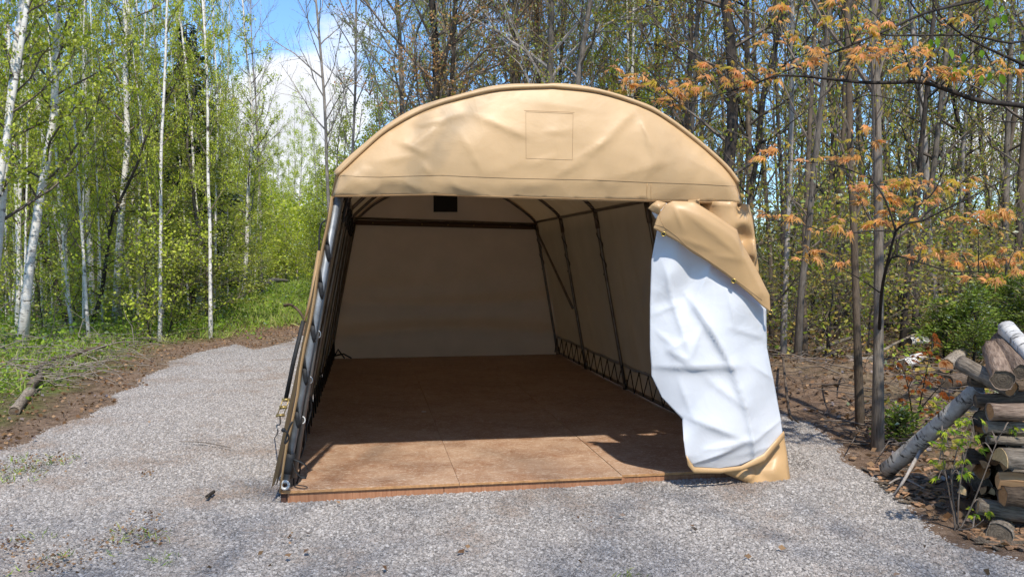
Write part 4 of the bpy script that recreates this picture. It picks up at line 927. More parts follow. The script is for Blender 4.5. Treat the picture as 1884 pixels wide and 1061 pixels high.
# ------------------------------------------------------------------ logs and firewood
def frame_to(a, b):
    z = (b-a).normalized(); return z.to_track_quat('Z', 'Y')
def log(a, b, ra, rb, bark, cut, label, group=None, name='log', sides=14, bendy=0., seed=None, cat='log', bump=.10, both=True):
    rr = random.Random(seed if seed is not None else hash(label) % 999+int(a.x*1000)); L = (b-a).length; o = empty(name, a); o.rotation_mode = 'QUATERNION'; o.rotation_quaternion = frame_to(a, b)
    n = 9; sh = [1+rr.uniform(-bump, bump) for _ in range(sides)]; V = []; F = []; bx, by = rr.uniform(-1, 1)*bendy, rr.uniform(-1, 1)*bendy
    def ring(t, k=1.):
        r = ra+(rb-ra)*t; s = math.sin(PI*t); kn = 1+.05*math.sin(t*17+rr.random()*3)+rr.uniform(-.03, .03); return [Vector((bx*s+math.cos(2*PI*i/sides)*r*sh[i]*k*kn, by*s+math.sin(2*PI*i/sides)*r*sh[i]*k*kn, t*L)) for i in range(sides)]
    for i in range(n+1): V += ring(i/n)
    for i in range(n):
        for k in range(sides): q = i*sides; k2 = (k+1) % sides; F.append((q+k, q+k2, q+sides+k2, q+sides+k))
    mb = MB(); mb.v = V; mb.f = F; mb.m = [0]*len(F); bk = mb.build('bark', bark, o)
    s = bk.modifiers.new('s', 'SOLIDIFY'); s.thickness = .004; s.offset = -1
    for t, zz in (((0, .006), (1, L-.006)) if both else ((0, .006),)):
        r = ring(t, .985); mb = MB(); mb.v = [Vector((0, 0, 0))]+[Vector((p.x-bx*0, p.y, rr.uniform(-.002, .002))) for p in r]
        mb.f = [(0, 1+k, 1+(k+1) % sides) if t else (0, 1+(k+1) % sides, 1+k) for k in range(sides)]; mb.m = [0]*sides
        c = mb.build('cut_face', cut, o, False); c.location = (0, 0, zz)
    return tag(o, label, cat, group)
def split_log(a, b, r, wood, bark, label, ang=PI, rot=0., group=None, name='split_log'):
    """a wedge or half of a log: pale split faces, bark on the round side"""
    L = (b-a).length; o = empty(name, a); o.rotation_mode = 'QUATERNION'; o.rotation_quaternion = frame_to(a, b)
    k = 9; arc = [Vector((math.cos(rot+ang*i/(k-1))*r, math.sin(rot+ang*i/(k-1))*r, 0)) for i in range(k)]; rr = random.Random(int(a.x*3000+a.z*777)); ctr = Vector((rr.uniform(-.1, .1)*r, rr.uniform(-.1, .1)*r, 0))
    mb = MB(); n = 6
    for j in range(n+1):
        z = Vector((0, 0, L*j/n)); w = Vector((rr.uniform(-.004, .004), rr.uniform(-.004, .004), 0)); mb.v += [ctr+z+w]+[p*.97+z+w for p in arc]
    for j in range(n):
        q = j*(k+1); p = q+k+1; mb.f += [(q, q+1, p+1, p), (q+k, q, p, p+k)]+[(q+i, q+i+1, p+i+1, p+i) for i in range(1, k)]
    mb.f += [tuple(range(k, -1, -1)), tuple(n*(k+1)+i for i in range(k+1))]; mb.m = [0]*len(mb.f); mb.build('wood', wood, o, False)
    mb = MB()
    for j in range(n+1): mb.v += [p*1.04+Vector((0, 0, .004+(L-.008)*j/n)) for p in arc]
    for j in range(n):
        for i in range(k-1): q = j*k; mb.f.append((q+i, q+i+1, q+k+i+1, q+k+i)); mb.m.append(0)
    bk = mb.build('bark', bark, o); s = bk.modifiers.new('s', 'SOLIDIFY'); s.thickness = .005; s.offset = -1
    return tag(o, label, 'firewood', group)
B_LOG = barkmat('bark_log_brown', (.025, .018, .013), (.16, .115, .08), 9, bd=.025); B_LOGP = barkmat('bark_log_peeling', (.09, .055, .038), (.38, .28, .21), 7, bd=.02); B_LOGG = barkmat('bark_log_grey', (.06, .046, .034), (.32, .265, .205), 8, bd=.02)
def oldbirch():
    t = NT('bark_old_birch'); f = t.noise(t.co('Object', (9, 9, 30)), 1., 6, .7); g = t.noise(t.co(), 11, 6, .7)
    c = t.mix(t.ramp(f, [(.40, 1.), (.47, 0.)]), t.ramp(g, [(.3, (.28, .245, .21)), (.7, (.56, .52, .46))]), (.04, .033, .028)); t.pbr(c, .85, t.bump(g, .8, .012, t.bump(f, .6, .01)), spec=.2); return t.mat
B_OLDB = oldbirch()
log(at(1851, 604, 5.35), at(1925, 684, 4.85), .050, .052, B_BIRCH, CUT_G, 'white birch log lying on top of the woodpile')
log(at(1880, 684, 4.9), at(1838, 624, 5.4), .046, .046, B_LOGP, CUT_G, 'rough barked log near the top, right of the stubby cut end')
log(at(1845, 699, 4.88), at(1826, 640, 5.35), .060, .055, B_LOGP, CUT_G, 'stubby log on the pile with its brown cut end facing out')
log(at(1768, 668, 5.35), at(1862, 716, 5.0), .045, .05, B_LOGG, CUT_O, 'grey crooked log end sticking out left at the top of the pile', bendy=.03)
log(at(1783, 700, 5.3), at(1990, 716, 5.2), .035, .04, B_LOG, CUT_G, 'dark curved log under the stubby cut end', bendy=.02)
log(at(1794, 737, 5.1), at(1990, 727, 5.0), .038, .040, B_LOG, CUT_G, 'dark bark log above the pinkish log')
log(at(1820, 757, 4.95), at(2000, 759, 4.95), .047, .047, B_LOGP, CUT_O, 'pinkish log with an orange cut end in the pile')
log(at(1813, 785, 5.0), at(2000, 791, 5.0), .035, .036, B_LOGG, CUT, 'grey log below the pinkish log')
log(at(1817, 808, 4.98), at(2000, 816, 4.98), .024, .025, B_LOGG, CUT_G, 'thin grey log above the half round split log')
split_log(at(1839, 851, 4.93), at(2000, 858, 4.93), .082, SPLIT, B_LOGG, 'pale half round split log with its bark curved up', ang=PI*1.05, rot=PI*.0)
split_log(at(1841, 884, 4.90), at(2000, 893, 4.90), .055, SPLIT_O, B_LOG, 'orange split plank under the pale half round log', ang=PI*.7, rot=-1.2)
log(at(1844, 911, 4.9), at(2000, 919, 4.9), .055, .055, B_LOG, CUT_O, 'dark bark log with bright orange end low in the pile')
log(at(1798, 930, 5.05), at(1990, 962, 4.9), .046, .055, B_LOGG, CUT, 'thick grey log near the ground slanting down right')
log(at(1838, 984, 4.8), at(1850, 962, 5.3), .066, .064, B_LOGG, CUT_G, 'short round log on the ground with its dark core facing out')
log(at(1880, 990, 4.95), at(2020, 1000, 4.9), .05, .05, B_LOG, CUT_G, 'brown log on the ground right of the round one')
foot = gpt(1630, 880)+Vector((0, 0, .055)); log(foot, at(1800, 712, 5.45), .054, .05, B_OLDB, CUT_G, 'long grey birch log leaning from the ground onto the pile', bendy=.03, name='leaning_log')
mb = MB(); mb.quad_tube(smooth_line([at(1694, 828, 5.75), at(1675, 862, 5.65), at(1660, 888, 5.6), gpt(1642, 912)], 4), [.012]*5+[.010]*4+[.006]*4, 6); tag(mb.build('fallen_branch', B_TWIGP), 'pale bent branch hanging off the leaning log', 'branch')
for u, v, r, rt, w in ((1793, 826, .045, 2.2, SPLIT_O), (1806, 862, .05, 1.2, SPLIT_O), (1822, 838, .035, 2.6, SPLIT), (1788, 866, .045, .5, SPLIT_O), (1762, 906, .05, 1.9, SPLIT), (1800, 897, .04, 2.9, SPLIT_O), (1780, 790, .04, 1.0, SPLIT_O), (1820, 905, .035, 2., SPLIT), (1830, 940, .04, 1.4, SPLIT_O)):
    split_log(at(u, v, 5.22), at(u+R.uniform(4, 18), v-R.uniform(0, 8), 5.75), r, w, B_LOG, 'small split piece wedged end out among the logs', ang=1.5, rot=rt, group='split ends in the woodpile')
for i in range(40):
    u = R.uniform(1795, 1900); v = 745+i*6.1; 
    if i % 2: a, b = at(u-22, v, 5.55+R.uniform(0, .2)), at(u+170, v+R.uniform(-6, 6), 5.6)
    else: a, b = at(u, v, 5.4), at(u+R.uniform(-8, 12), v-4, 5.95)
    log(a, b, R.uniform(.035, .055), .045, R.choice((B_LOG, B_LOGG, B_LOG)), R.choice((CUT_G, CUT_O, CUT)), 'dark log deep in the woodpile behind the front row', 'logs deep in the woodpile', seed=i, sides=10)
for i in range(16):
    u = R.uniform(1845, 1895); v = 740+i*15.5
    split_log(at(u, v, 5.0+R.uniform(0, .08)), at(u+R.uniform(-10, 10), v-R.uniform(2, 8), 5.4), R.uniform(.035, .055), R.choice((SPLIT, SPLIT_O)), B_LOG, 'split piece packed end out at the right edge of the woodpile', ang=R.uniform(1.3, 2.2), rot=R.uniform(0, 6.28), group='split pieces at the right edge of the pile')
# loose logs on the wood's edge
log(at(1656, 733, 8.7), at(1628, 731, 9.0), .072, .07, B_BIRCH, CUT_G, 'birch log on the dirt with its black end beside the stout tree')
log(at(1663, 703, 9.3), at(1632, 701, 9.6), .078, .07, B_BIRCH, CUT_G, 'birch log behind the first, with its dark end facing right')
log(gpt(1660, 690)+Vector((0, 0, .1)), gpt(1692, 672)+Vector((0, 0, .12)), .07, .06, B_BIRCH, CUT_G, 'white birch log lying among red leaves')
log(gpt(1740, 690)+Vector((0, 0, .12)), gpt(1772, 668)+Vector((0, 0, .14)), .08, .07, B_LOGG, CUT_O, 'grey log end behind the leaning log')
log(gpt(1672, 634)+Vector((0, 0, .08)), gpt(1706, 632)+Vector((0, 0, .08)), .07, .07, B_BIRCH, CUT_G, 'distant white log lying deep in the right wood')
log(gpt(1740, 730)+Vector((0, 0, .07)), gpt(1790, 722)+Vector((0, 0, .10)), .07, .07, B_LOG, CUT_G, 'dark log lying under the leaning birch log')
log(gpt(26, 763)+Vector((0, 0, .03)), gpt(56, 726)+Vector((0, 0, .05)), .05, .055, B_LOGG, CUT_G, 'short birch log half hidden in the green verge at left')
log(gpt(54, 728)+Vector((0, 0, .09)), gpt(76, 706)+Vector((0, 0, .10)), .045, .04, B_LOGG, CUT_G, 'grey log touching the short birch log in the verge')
def limb(pxs, rads, mat, label, lift=.05, name='fallen_branch'):
    P = smooth_line([gpt(u, v)+Vector((0, 0, lift+l)) for u, v, l in pxs], 4); rs = np.interp(np.linspace(0, 1, len(P)), np.linspace(0, 1, len(rads)), rads)
    mb = MB(); mb.quad_tube(P, list(rs), 7); return tag(mb.build(name, mat), label, 'branch')
limb([(48, 692, 0), (92, 679, .05), (132, 671, .08), (165, 664, .12), (200, 660, .14)], [.030, .028, .022, .018], B_LOG, 'brown crooked branch lying across the left verge')
limb([(452, 548, .1), (480, 541, .25), (505, 535, .35), (532, 530, .3)], [.20, .17, .12, .05], B_LOGG, 'big grey fallen log beside the track at the clearing')
limb([(524, 592, .35), (536, 594, .38), (552, 598, .25), (562, 600, .02)], [.04, .03, .03, .02], B_LOG, 'hooked brown branch standing up beside the track')
limb([(1560, 700, 0), (1600, 690, .1), (1640, 665, .2), (1690, 650, .25)], [.025, .03, .02, .012], B_LOGG, 'grey branch crossing the right forest floor')
limb([(1440, 700, .1), (1452, 720, .12), (1462, 748, .05), (1470, 765, 0)], [.012, .012, .010, .006], B_LOG, 'thin root sticking out of the dirt mound')
limb([(1500, 655, .05), (1560, 650, .15), (1600, 640, .2)], [.03, .025, .015], B_LOGG, 'pale limb lying behind the dirt mound')
limb([(1636, 905, .01), (1660, 895, .01), (1700, 915, .01)], [.006, .008, .005], B_TWIGP, 'thin pale stick on the chips below the leaning log')
limb([(330, 818, .0), (375, 820, .0), (425, 830, .0)], [.004, .005, .003], B_TWIG, 'thin twig on the gravel at left', .03)
log(gpt(381, 922)+Vector((0, 0, .03)), gpt(394, 912)+Vector((0, 0, .03)), .012, .010, B_DARK, CUT_G, 'small charred stick on the gravel', name='charred_stick', cat='stick')

def scatter_px(n, ur, vr, rng):
    u = rng.uniform(*ur, n); v = rng.uniform(*vr, n); dz = -.05
    dir_ = np.array(FWD)[None]*FPX+np.array(RIGHT)[None]*(u-942)[:, None]+np.array(UP)[None]*(530.5-v)[:, None]
    t = (dz-CAM.z)/dir_[:, 2]; P = np.array(CAM)[None]+dir_*t[:, None]; return P[:, 0], P[:, 1]
def zone(n, xr, yr, rng, keep):
    x = rng.uniform(*xr, n); y = rng.uniform(*yr, n); k = keep(x, y); x, y = x[k], y[k]; return x, y, gz(x, y)
# brush heap: grey cut twigs
rng = np.random.default_rng(4); mb = MB(); BXY = scatter_px(420, (-80, 270), (598, 725), rng)
for x, y in zip(*BXY):
    if float(gravel_dist(np.array([x]), np.array([y]))[0]) < .7: continue
    z = gzf(x, y)+R.uniform(.02, .2); d = Vector((R.gauss(.35, .8), R.gauss(-.1, .8), R.gauss(.06, .16))).normalized(); L = R.uniform(.4, 1.7); P = [Vector((x, y, z))]
    for k in range(5): d = (d+Vector((R.gauss(0, .22), R.gauss(0, .22), R.gauss(-.04, .15)))).normalized(); P.append(P[-1]+d*L/5)
    P = [Vector((p.x, p.y, max(p.z, gzf(p.x, p.y)+.01))) for p in P]
    r = R.uniform(.003, .009); mb.quad_tube(P, [r*(1-.75*k/5) for k in range(6)], 4, cap=False)
tag(mb.build('brush_twigs', barkmat('bark_twig_grey', (.11, .09, .07), (.28, .24, .20), bd=.001), None, False), 'tangled heap of dead grey twigs on the left verge', 'brush', kind='stuff')
mb = MB()
for x, y in zip(*scatter_px(420, (1420, 1900), (600, 830), rng)):
    g_ = float(gravel_dist(np.array([x]), np.array([y]))[0])
    if g_ < .15: continue
    z = gzf(x, y)+.015; a = R.uniform(0, 6.28); L = R.uniform(.15, .9); d = Vector((math.cos(a), math.sin(a), R.uniform(0, .2))); P = [Vector((x, y, z)), Vector((x, y, z))+d*L*.5+Vector((0, 0, R.uniform(0, .05))), Vector((x, y, z+.01))+d*L]
    r = R.uniform(.002, .010); mb.quad_tube(P, [r, r*.8, r*.4], 4, cap=False)
tag(mb.build('forest_sticks', B_TWIG, None, False), 'dead sticks and roots strewn over the right forest floor', 'sticks', kind='stuff')

# low plants that nobody could count
def herb(name, x, y, z, hgt, per, size, mat, label, seed, cat='plants', aspect=.6, up=.4, spread=.07):
    rng = np.random.default_rng(seed); n = len(x); P = np.repeat(np.stack([x, y, z], 1), per, 0); hh = np.repeat(hgt, per)
    P[:, :2] += rng.normal(0, spread, (len(P), 2)); P[:, 2] += rng.uniform(0, 1, len(P))*hh; D = rng.normal(size=(len(P), 3)); D[:, 2] = np.abs(D[:, 2])*up+up*.3
    V, F = leaf_quads(P, D, size, rng, aspect); return tag(link(name, npmesh(name, V, F, mat)), label, cat, kind='stuff')
gd = lambda x, y: gravel_dist(x, y)+.2*wob(x, y, 5.)
def keep_left(x, y): d_ = gd(x, y); return (x < -1.8) & (d_ > .55) & (rng.uniform(0, 1, len(x)) < sm(.5, 1.6, d_)*(.35+.65*sm(-.25, .3, wob(x, y, 1.9))))
rng = np.random.default_rng(8)
x, y, z = zone(7000, (-14, -2), (-1, 16), rng, keep_left); herb('verge_plants', x, y, z, .10+.2*rng.uniform(0, 1, len(x)), 7, .055, L_HERB, 'low leafy green plants covering the left verge', 1)
x, y, z = zone(9000, (-22, 3), (8, 34), rng, keep_left); herb('verge_plants', x, y, z, .15+.35*rng.uniform(0, 1, len(x)), 6, .085, L_HERB, 'leafy ground cover under the left birches', 2, spread=.14)
x, y, z = zone(5200, (-12, -1.8), (0, 16), rng, keep_left); herb('grass', x, y, z, .02+0*x, 9, .20, L_GRASS, 'tufts of grass along the left verge', 3, 'grass', .06, 1.6, .03)
x, y, z = zone(9000, (-6, 3), (13.5, 60), rng, lambda x, y: (gd(x, y) > .6)); herb('grass', x, y, z, .03+0*x, 9, .24, L_GRASS, 'grass on the track beyond the gravel', 5, 'grass', .09, 1.4, .08)
x, y, z = zone(3500, (-8, 3), (14, 50), rng, lambda x, y: (gd(x, y) > .8)); herb('verge_plants', x, y, z, .08+0*x, 6, .09, L_HERB, 'small green plants on the grassy track', 6, spread=.15)
def keep_right(x, y): return (x > 2.2) & (gd(x, y) > .5) & (np.hypot(x-MOUND.x, y-MOUND.y) > 1.3)
x, y, z = zone(1500, (2, 16), (-1, 28), rng, keep_right); herb('woodland_plants', x, y, z, .10+.35*rng.uniform(0, 1, len(x))**2, 9, .07, L_MIX, 'scattered seedlings over the right forest floor', 7, spread=.09)
x, y, z = zone(1200, (3, 22), (8, 34), rng, keep_right); herb('woodland_plants', x, y, z, .5+0*x, 12, .09, L_OLIVE, 'low green growth deep in the right wood', 9, spread=.25)
x, y, z = zone(30, (-6, 5), (-2.5, -.4), rng, lambda x, y: gd(x, y) < -.4); herb('gravel_weeds', x[:9], y[:9], z[:9], .01+0*x[:9], 30, .05, L_GRASS, 'small weeds growing through the gravel', 10, 'weeds', .1, 1., .05)
# dead leaves
def litter(name, x, y, z, size, seed, label):
    rng = np.random.default_rng(seed); D = rng.normal(size=(len(x), 3)); D[:, 2] *= .25; P = np.stack([x, y, z+.012+rng.uniform(0, .02, len(x))], 1); V, F = leaf_quads(P, D, size, rng, .7, .12); return tag(link(name, npmesh(name, V, F, L_DEAD)), label, 'leaf litter', kind='stuff')
x, y, z = zone(30000, (1.9, 14), (-2, 18), rng, lambda x, y: (gd(x, y) > .05)); litter('dead_leaves', x, y, z, .055, 1, 'brown dead leaves on the right forest floor')
x, y, z = zone(26000, (-14, -1.8), (-2, 18), rng, lambda x, y: (gd(x, y) > -.05)); litter('dead_leaves', x, y, z, .045, 2, 'brown dead leaves along the left verge')
x, y, z = zone(900, (-7, 6), (-4, 3), rng, lambda x, y: (gd(x, y) < .1) & ~((np.abs(x) < 1.9) & (y > -.1)) & ((rng.uniform(0, 1, len(x)) < .05) | (wob(x, y, 2.3)*sm(-.2, -1.2, y) > .25))); litter('dead_leaves', x, y, z+.012, .04, 3, 'few brown leaves blown onto the gravel')
# soil and leaf scraps lying on the gravel near the viewer
PX = []; 
for (u, v, ru, rv, n) in ((50, 862, 60, 16, 260), (110, 850, 40, 8, 90), (10, 880, 40, 14, 120), (250, 985, 60, 12, 150), (100, 1040, 90, 22, 300), (275, 1005, 22, 8, 60), (268, 878, 14, 5, 50), (270, 960, 40, 10, 60), (200, 1010, 60, 14, 100), (530, 1000, 16, 5, 26), (1080, 960, 60, 8, 20), (20, 1010, 40, 20, 120)):
    for _ in range(int(n*.6)): PX.append((R.gauss(u, ru*.6), R.gauss(v, rv*.6)))
PG = [gpt(*q) for q in PX]; x = np.array([p.x for p in PG]); y = np.array([p.y for p in PG]); z = np.array([p.z for p in PG])
litter('soil_scraps', x, y, z+.012, .02, 6, 'brown scraps of soil and leaves in patches on the gravel')
herb('gravel_grass', x[:420:8], y[:420:8], z[:420:8], .01+0*x[:420:8], 5, .06, L_GRASS, 'little grass blades in the soil patch at left', 17, 'grass', .1, 1., .03)
# soil crumbs in the dirt patches
def crumb_mesh(i):
    me = stone_mesh(20+i); me = me.copy(); me.materials.clear(); me.materials.append(CRUMB); return me
CRUMB = simple('soil_crumb', (.165, .11, .075), .95, 0, 20, .5)
crumb_col = bpy.data.collections.new('crumb_shapes')
for i in range(3): crumb_col.objects.link(bpy.data.objects.new('crumb', crumb_mesh(i)))
dn = ground.data.attributes.new('crumbs', 'FLOAT', 'POINT'); cdist = np.hypot(Xf-CAM.x, Yf-CAM.y)
dn.data.foreach_set('value', (np.clip(dirt_a+.25, 0, 1)*sm(.0, .15, gdv+edge)*(cdist < 16)*(Yf > -3)).astype(np.float32))
so_ = link('soil_crumbs', ground.data); md = so_.modifiers.new('scatter', 'NODES'); md.node_group = scatter(ground.data, 'crumb_scatter', crumb_col, 340, .006, .036, 5, 'crumbs'); tag(so_, 'crumbs of brown soil along the gravel edges', 'soil', kind='stuff')
CHIP = simple('wood_chip', (.30, .17, .09), .9, 0, 25, .5)
# wood chips under the leaning log
mb = MB()
for i in range(330):
    p = gpt(R.gauss(1670, 45), R.gauss(893, 20)) if i < 230 else gpt(R.uniform(1780, 1884), R.uniform(975, 1010))
    if float(gravel_dist(np.array([p.x]), np.array([p.y]))[0]) < -.02: continue
    M = Matrix.Translation(p+Vector((0, 0, .012))) @ Matrix.Rotation(R.uniform(0, 6.28), 4, 'Z') @ Matrix.Rotation(R.gauss(0, .25), 4, 'X'); l = R.uniform(.012, .07); mb.box((-l, -R.uniform(.006, .02), -.003), (l, R.uniform(.004, .016), .003), M, 0 if i % 2 else 1)
tag(mb.build('wood_chips', (CHIP, CUT_G), None, False), 'orange wood chips and splinters below the leaning log', 'wood chips', kind='stuff')

# ------------------------------------------------------------------ shrubs
PROTO['shrub'] = []
for s in range(3): proto('shrub', 'woodland_shrub', B_SPR, B_TWIG, L_GREEN if s < 2 else L_OLIVE, seed=110+s, h=1.9, r0=.014, first=.02, nb=22, l1=1.0, up=.7, nleaf=1500, leaf=.06, wig=.2, spread=.12, shape='round', sides=5)
for s in range(2): proto('shrub2', 'woodland_shrub', B_SPR, B_TWIG, L_MIX, seed=120+s, h=2.2, r0=.016, first=.05, nb=22, l1=1.1, up=.6, nleaf=700, leaf=.06, wig=.2, spread=.1, shape='round', sides=5)
def fillp(n, key, ur, dr, label, group, hs, ok=None, cat='shrub', mind=.5):
    made = 0; t = 0
    while made < n and t < n*40:
        t += 1; u = R.uniform(*ur); d = R.uniform(*dr); p = CAM+_h*d+_r*((u-942)/FPX*d); x, y = p.x, p.y
        if abs(x) < 2.9 and -3 < y < 9 or float(gravel_dist(np.array([x]), np.array([y]))[0]) < 1.2 or (ok and not ok(x, y, u, d)): continue
        ln = R.gauss(0, .1); w_ = R.uniform(.7, 1.4); plant(key, (x, y, gzf(x, y)), (ln, 0), R.uniform(*hs), w_, place_label(label, u, d, dr[0], dr[1], ln, w_, .7, 1.4), cat, group); made += 1
fillp(34, 'shrub', (-60, 400), (15, 34), 'leafy shrub', 'shrubs under the left birches', (.5, 1.2))
fillp(24, 'shrub', (395, 640), (22, 48), 'trackside shrub', 'shrubs by the track', (.5, 1.2), ok=offpath)
fillp(46, 'shrub2', (1390, 2000), (11, 28), 'twiggy shrub', 'shrubs of the right wood', (.4, 1.1))
for u, v in ((1880, 600), (1800, 612), (1740, 625), (1850, 640), (1905, 560)):      # cedars behind the woodpile
    pass
def cedar(base, h, w, n, label, seed):
    rr = random.Random(seed); rng = np.random.default_rng(seed); o = empty('cedar_bush', base); t = MB(); t.quad_tube([Vector((0, 0, -.05)), Vector((.05, 0, h*.5)), Vector((0, .05, h))], [.02, .014, .004], 6); t.build('trunk', B_DARK, o); b = MB(); P = []; D = []
    for i in range(60):
        z = h*rr.uniform(.05, .98); az = i*2.4; L = w*(1.1-z/h*.8)*rr.uniform(.5, 1.1); d = Vector((math.cos(az), math.sin(az), rr.uniform(.1, .6))).normalized(); pts = [Vector((0, 0, z)), Vector((0, 0, z))+d*L*.5, Vector((0, 0, z-.02))+d*L]; b.quad_tube(pts, [.006, .004, .0015], 3, cap=False)
        for k in range(n//60):
            q = path_at(pts, rr.uniform(.15, 1)); P.append(tuple(q+Vector((rr.gauss(0, .05), rr.gauss(0, .05), rr.gauss(0, .035))))); D.append(tuple(d+Vector((rr.gauss(0, .5), rr.gauss(0, .5), rr.gauss(0, .25)))))
    b.build('branches', B_SPR, o); V, F = leaf_quads(np.array(P), np.array(D), .06, rng, .32); link('crown', npmesh('crown', V, F, L_CEDAR), o); return tag(o, label, 'bush')
for i, (u, v, h, w, lab) in enumerate(((1862, 640, 1.15, .75, 'soft green cedar bush rising behind the top birch log'), (1790, 655, .95, .7, 'green cedar bush left of the top birch log'), (1735, 648, .8, .6, 'feathery green cedar bush behind the crimson shrub'), (1915, 650, 1.3, .8, 'green cedar bush at the right edge behind the woodpile'), (1825, 625, 1.2, .8, 'dense cedar bush deepest behind the woodpile'))):
    cedar(gpt(u, v+18), h, w*.8, 3400, lab, 200+i)
b_ = gpt(1655, 806); cedar(b_, .24, .16, 500, 'tiny pine seedling on the dirt left of the leaning log', 231)

# ------------------------------------------------------------------ palmate leaves
def palmate(name, mats, seed):
    rr = random.Random(seed); ang = [-2.25, -1.7, -1.15, -.85, -.55, -.27, 0, .27, .55, .85, 1.15, 1.7, 2.25]; rad_ = [.30, .16, .62, .34, .82, .40, 1.0, .40, .82, .34, .62, .16, .30]
    V = [(0, 0, 0)]
    for a, r in zip(ang, rad_):
        r *= rr.uniform(.88, 1.1); x = math.sin(a)*r*.62; y = math.cos(a)*r*.8+.05; V.append((x, y, -.42*r*r-.12*abs(x)+(.05 if r < .5 else 0)))
    F = [(0, i+1, i) for i in range(1, len(ang))]; V.append((0, -.35, .12)); V.append((.02, -.35, .12)); F.append((0, len(V)-2, len(V)-1))
    me = bpy.data.meshes.new(name); me.from_pydata(V, [], F); me.materials.append(mats); return me
MO = [palmate('leaf', m_, i) for i, m_ in enumerate((L_ORANGE, L_ORANGE, L_ORANGE2, L_ORANGE3))]
MR = [palmate('leaf', L_REDLEAF, 8), palmate('leaf', L_REDLEAF, 9)]
MG = [palmate('leaf', L_BEECH, 10), palmate('leaf', L_GREEN, 11)]
def ovate(name, mat):
    V = []; n = 7
    for i in range(n+1):
        t = i/n; w = .34*math.sin(PI*min(1, t*1.02))**.8*(1-.25*t); zc = -.35*t*t; V += [(-w, t, zc+.06), (0, t, zc), (w, t, zc+.06)]
    F = []
    for i in range(n): q = i*3; F += [(q, q+1, q+4, q+3), (q+1, q+2, q+5, q+4)]
    me = bpy.data.meshes.new(name); me.from_pydata(V, [], F); me.materials.append(mat); return me
OV = ovate('leaf', L_BEECH)
def put_leaf(me, p, size, parent, up=None, out=None):
    z = (Vector((R.gauss(0, .35), R.gauss(-.55, .35), 1))).normalized(); y = Vector((R.gauss(0, 1), R.gauss(-.35, .8), -.35))
    if out is not None: y = out+Vector((R.gauss(0, .5), R.gauss(0, .5), -.3))
    x = y.cross(z).normalized(); y = z.cross(x); o = link('leaf', me, parent); s = size*R.uniform(.75, 1.25); M = Matrix((x*s, y*s, z*s)).transposed().to_4x4(); M.translation = p-parent.location; o.matrix_local = M; return o
def leafy(root, clusters, meshes, size, dflt, twigs, hubs, jit=.12, cap=298, extra=0.):
    """leaves of each cluster fan out round short twigs that grow from the nearest branch"""
    n_ = 0; ex = MB(); ex.mats = []; src = list(dict.fromkeys(m_.materials[0] for m_ in meshes)); shp = {m_.materials[0]: m_ for m_ in meshes}
    for (u, v, ru, rv, n) in clusters:
        d = dflt+R.uniform(-jit, jit)*2; c = at(u, v, d); near = min(hubs, key=lambda h: (h-c).length)
        twigs.quad_tube(smooth_line([near, near.lerp(c, .5)+Vector((0, 0, .04)), c], 3), [.005, .0045, .004, .0035, .003, .0025, .002], 4, cap=False)
        k = 0
        while k < n and n_ < cap:
            q = c+RIGHT*R.uniform(-1, 1)*ru/FPX*d+FWD*R.uniform(-1, 1)*jit+UP*R.uniform(-1, 1)*rv/FPX*d*.8
            twigs.quad_tube([c, c.lerp(q, .5)+Vector((0, 0, .012)), q+Vector((0, 0, .004))], [.002, .0016, .0012], 3, cap=False)
            o0 = (q-c); o0.z = 0; o0 = o0.normalized() if o0.length > 1e-4 else Vector((0, -1, 0))
            for e in range(min(3, n-k)):
                put_leaf(R.choice(meshes), q+Vector((R.gauss(0, .012), R.gauss(0, .012), R.gauss(0, .006))), size, root, out=o0+Vector((R.gauss(0, .7), R.gauss(0, .7), 0))); k += 1; n_ += 1
        for _ in range(int(n*extra)):
            q = c+RIGHT*R.gauss(0, .75)*ru/FPX*d+FWD*R.gauss(0, jit)+UP*R.gauss(0, .65)*rv/FPX*d; mi = R.randrange(len(src)); sm_ = shp[src[mi]]
            z = Vector((R.gauss(0, .4), R.gauss(-.5, .4), 1)).normalized(); y = Vector((R.gauss(0, 1), R.gauss(-.3, 1), -.3)); x = y.cross(z).normalized(); y = z.cross(x); s_ = size*R.uniform(.4, .85); b0 = len(ex.v)
            ex.v += [q-root.location+(x*w.co.x+y*w.co.y+z*w.co.z)*s_ for w in sm_.vertices]
            for f_ in sm_.polygons: ex.f.append(tuple(b0+i_ for i_ in f_.vertices)); ex.m.append(mi)
    if extra: ex.build('leaves', src, root, False)['kind'] = 'stuff'
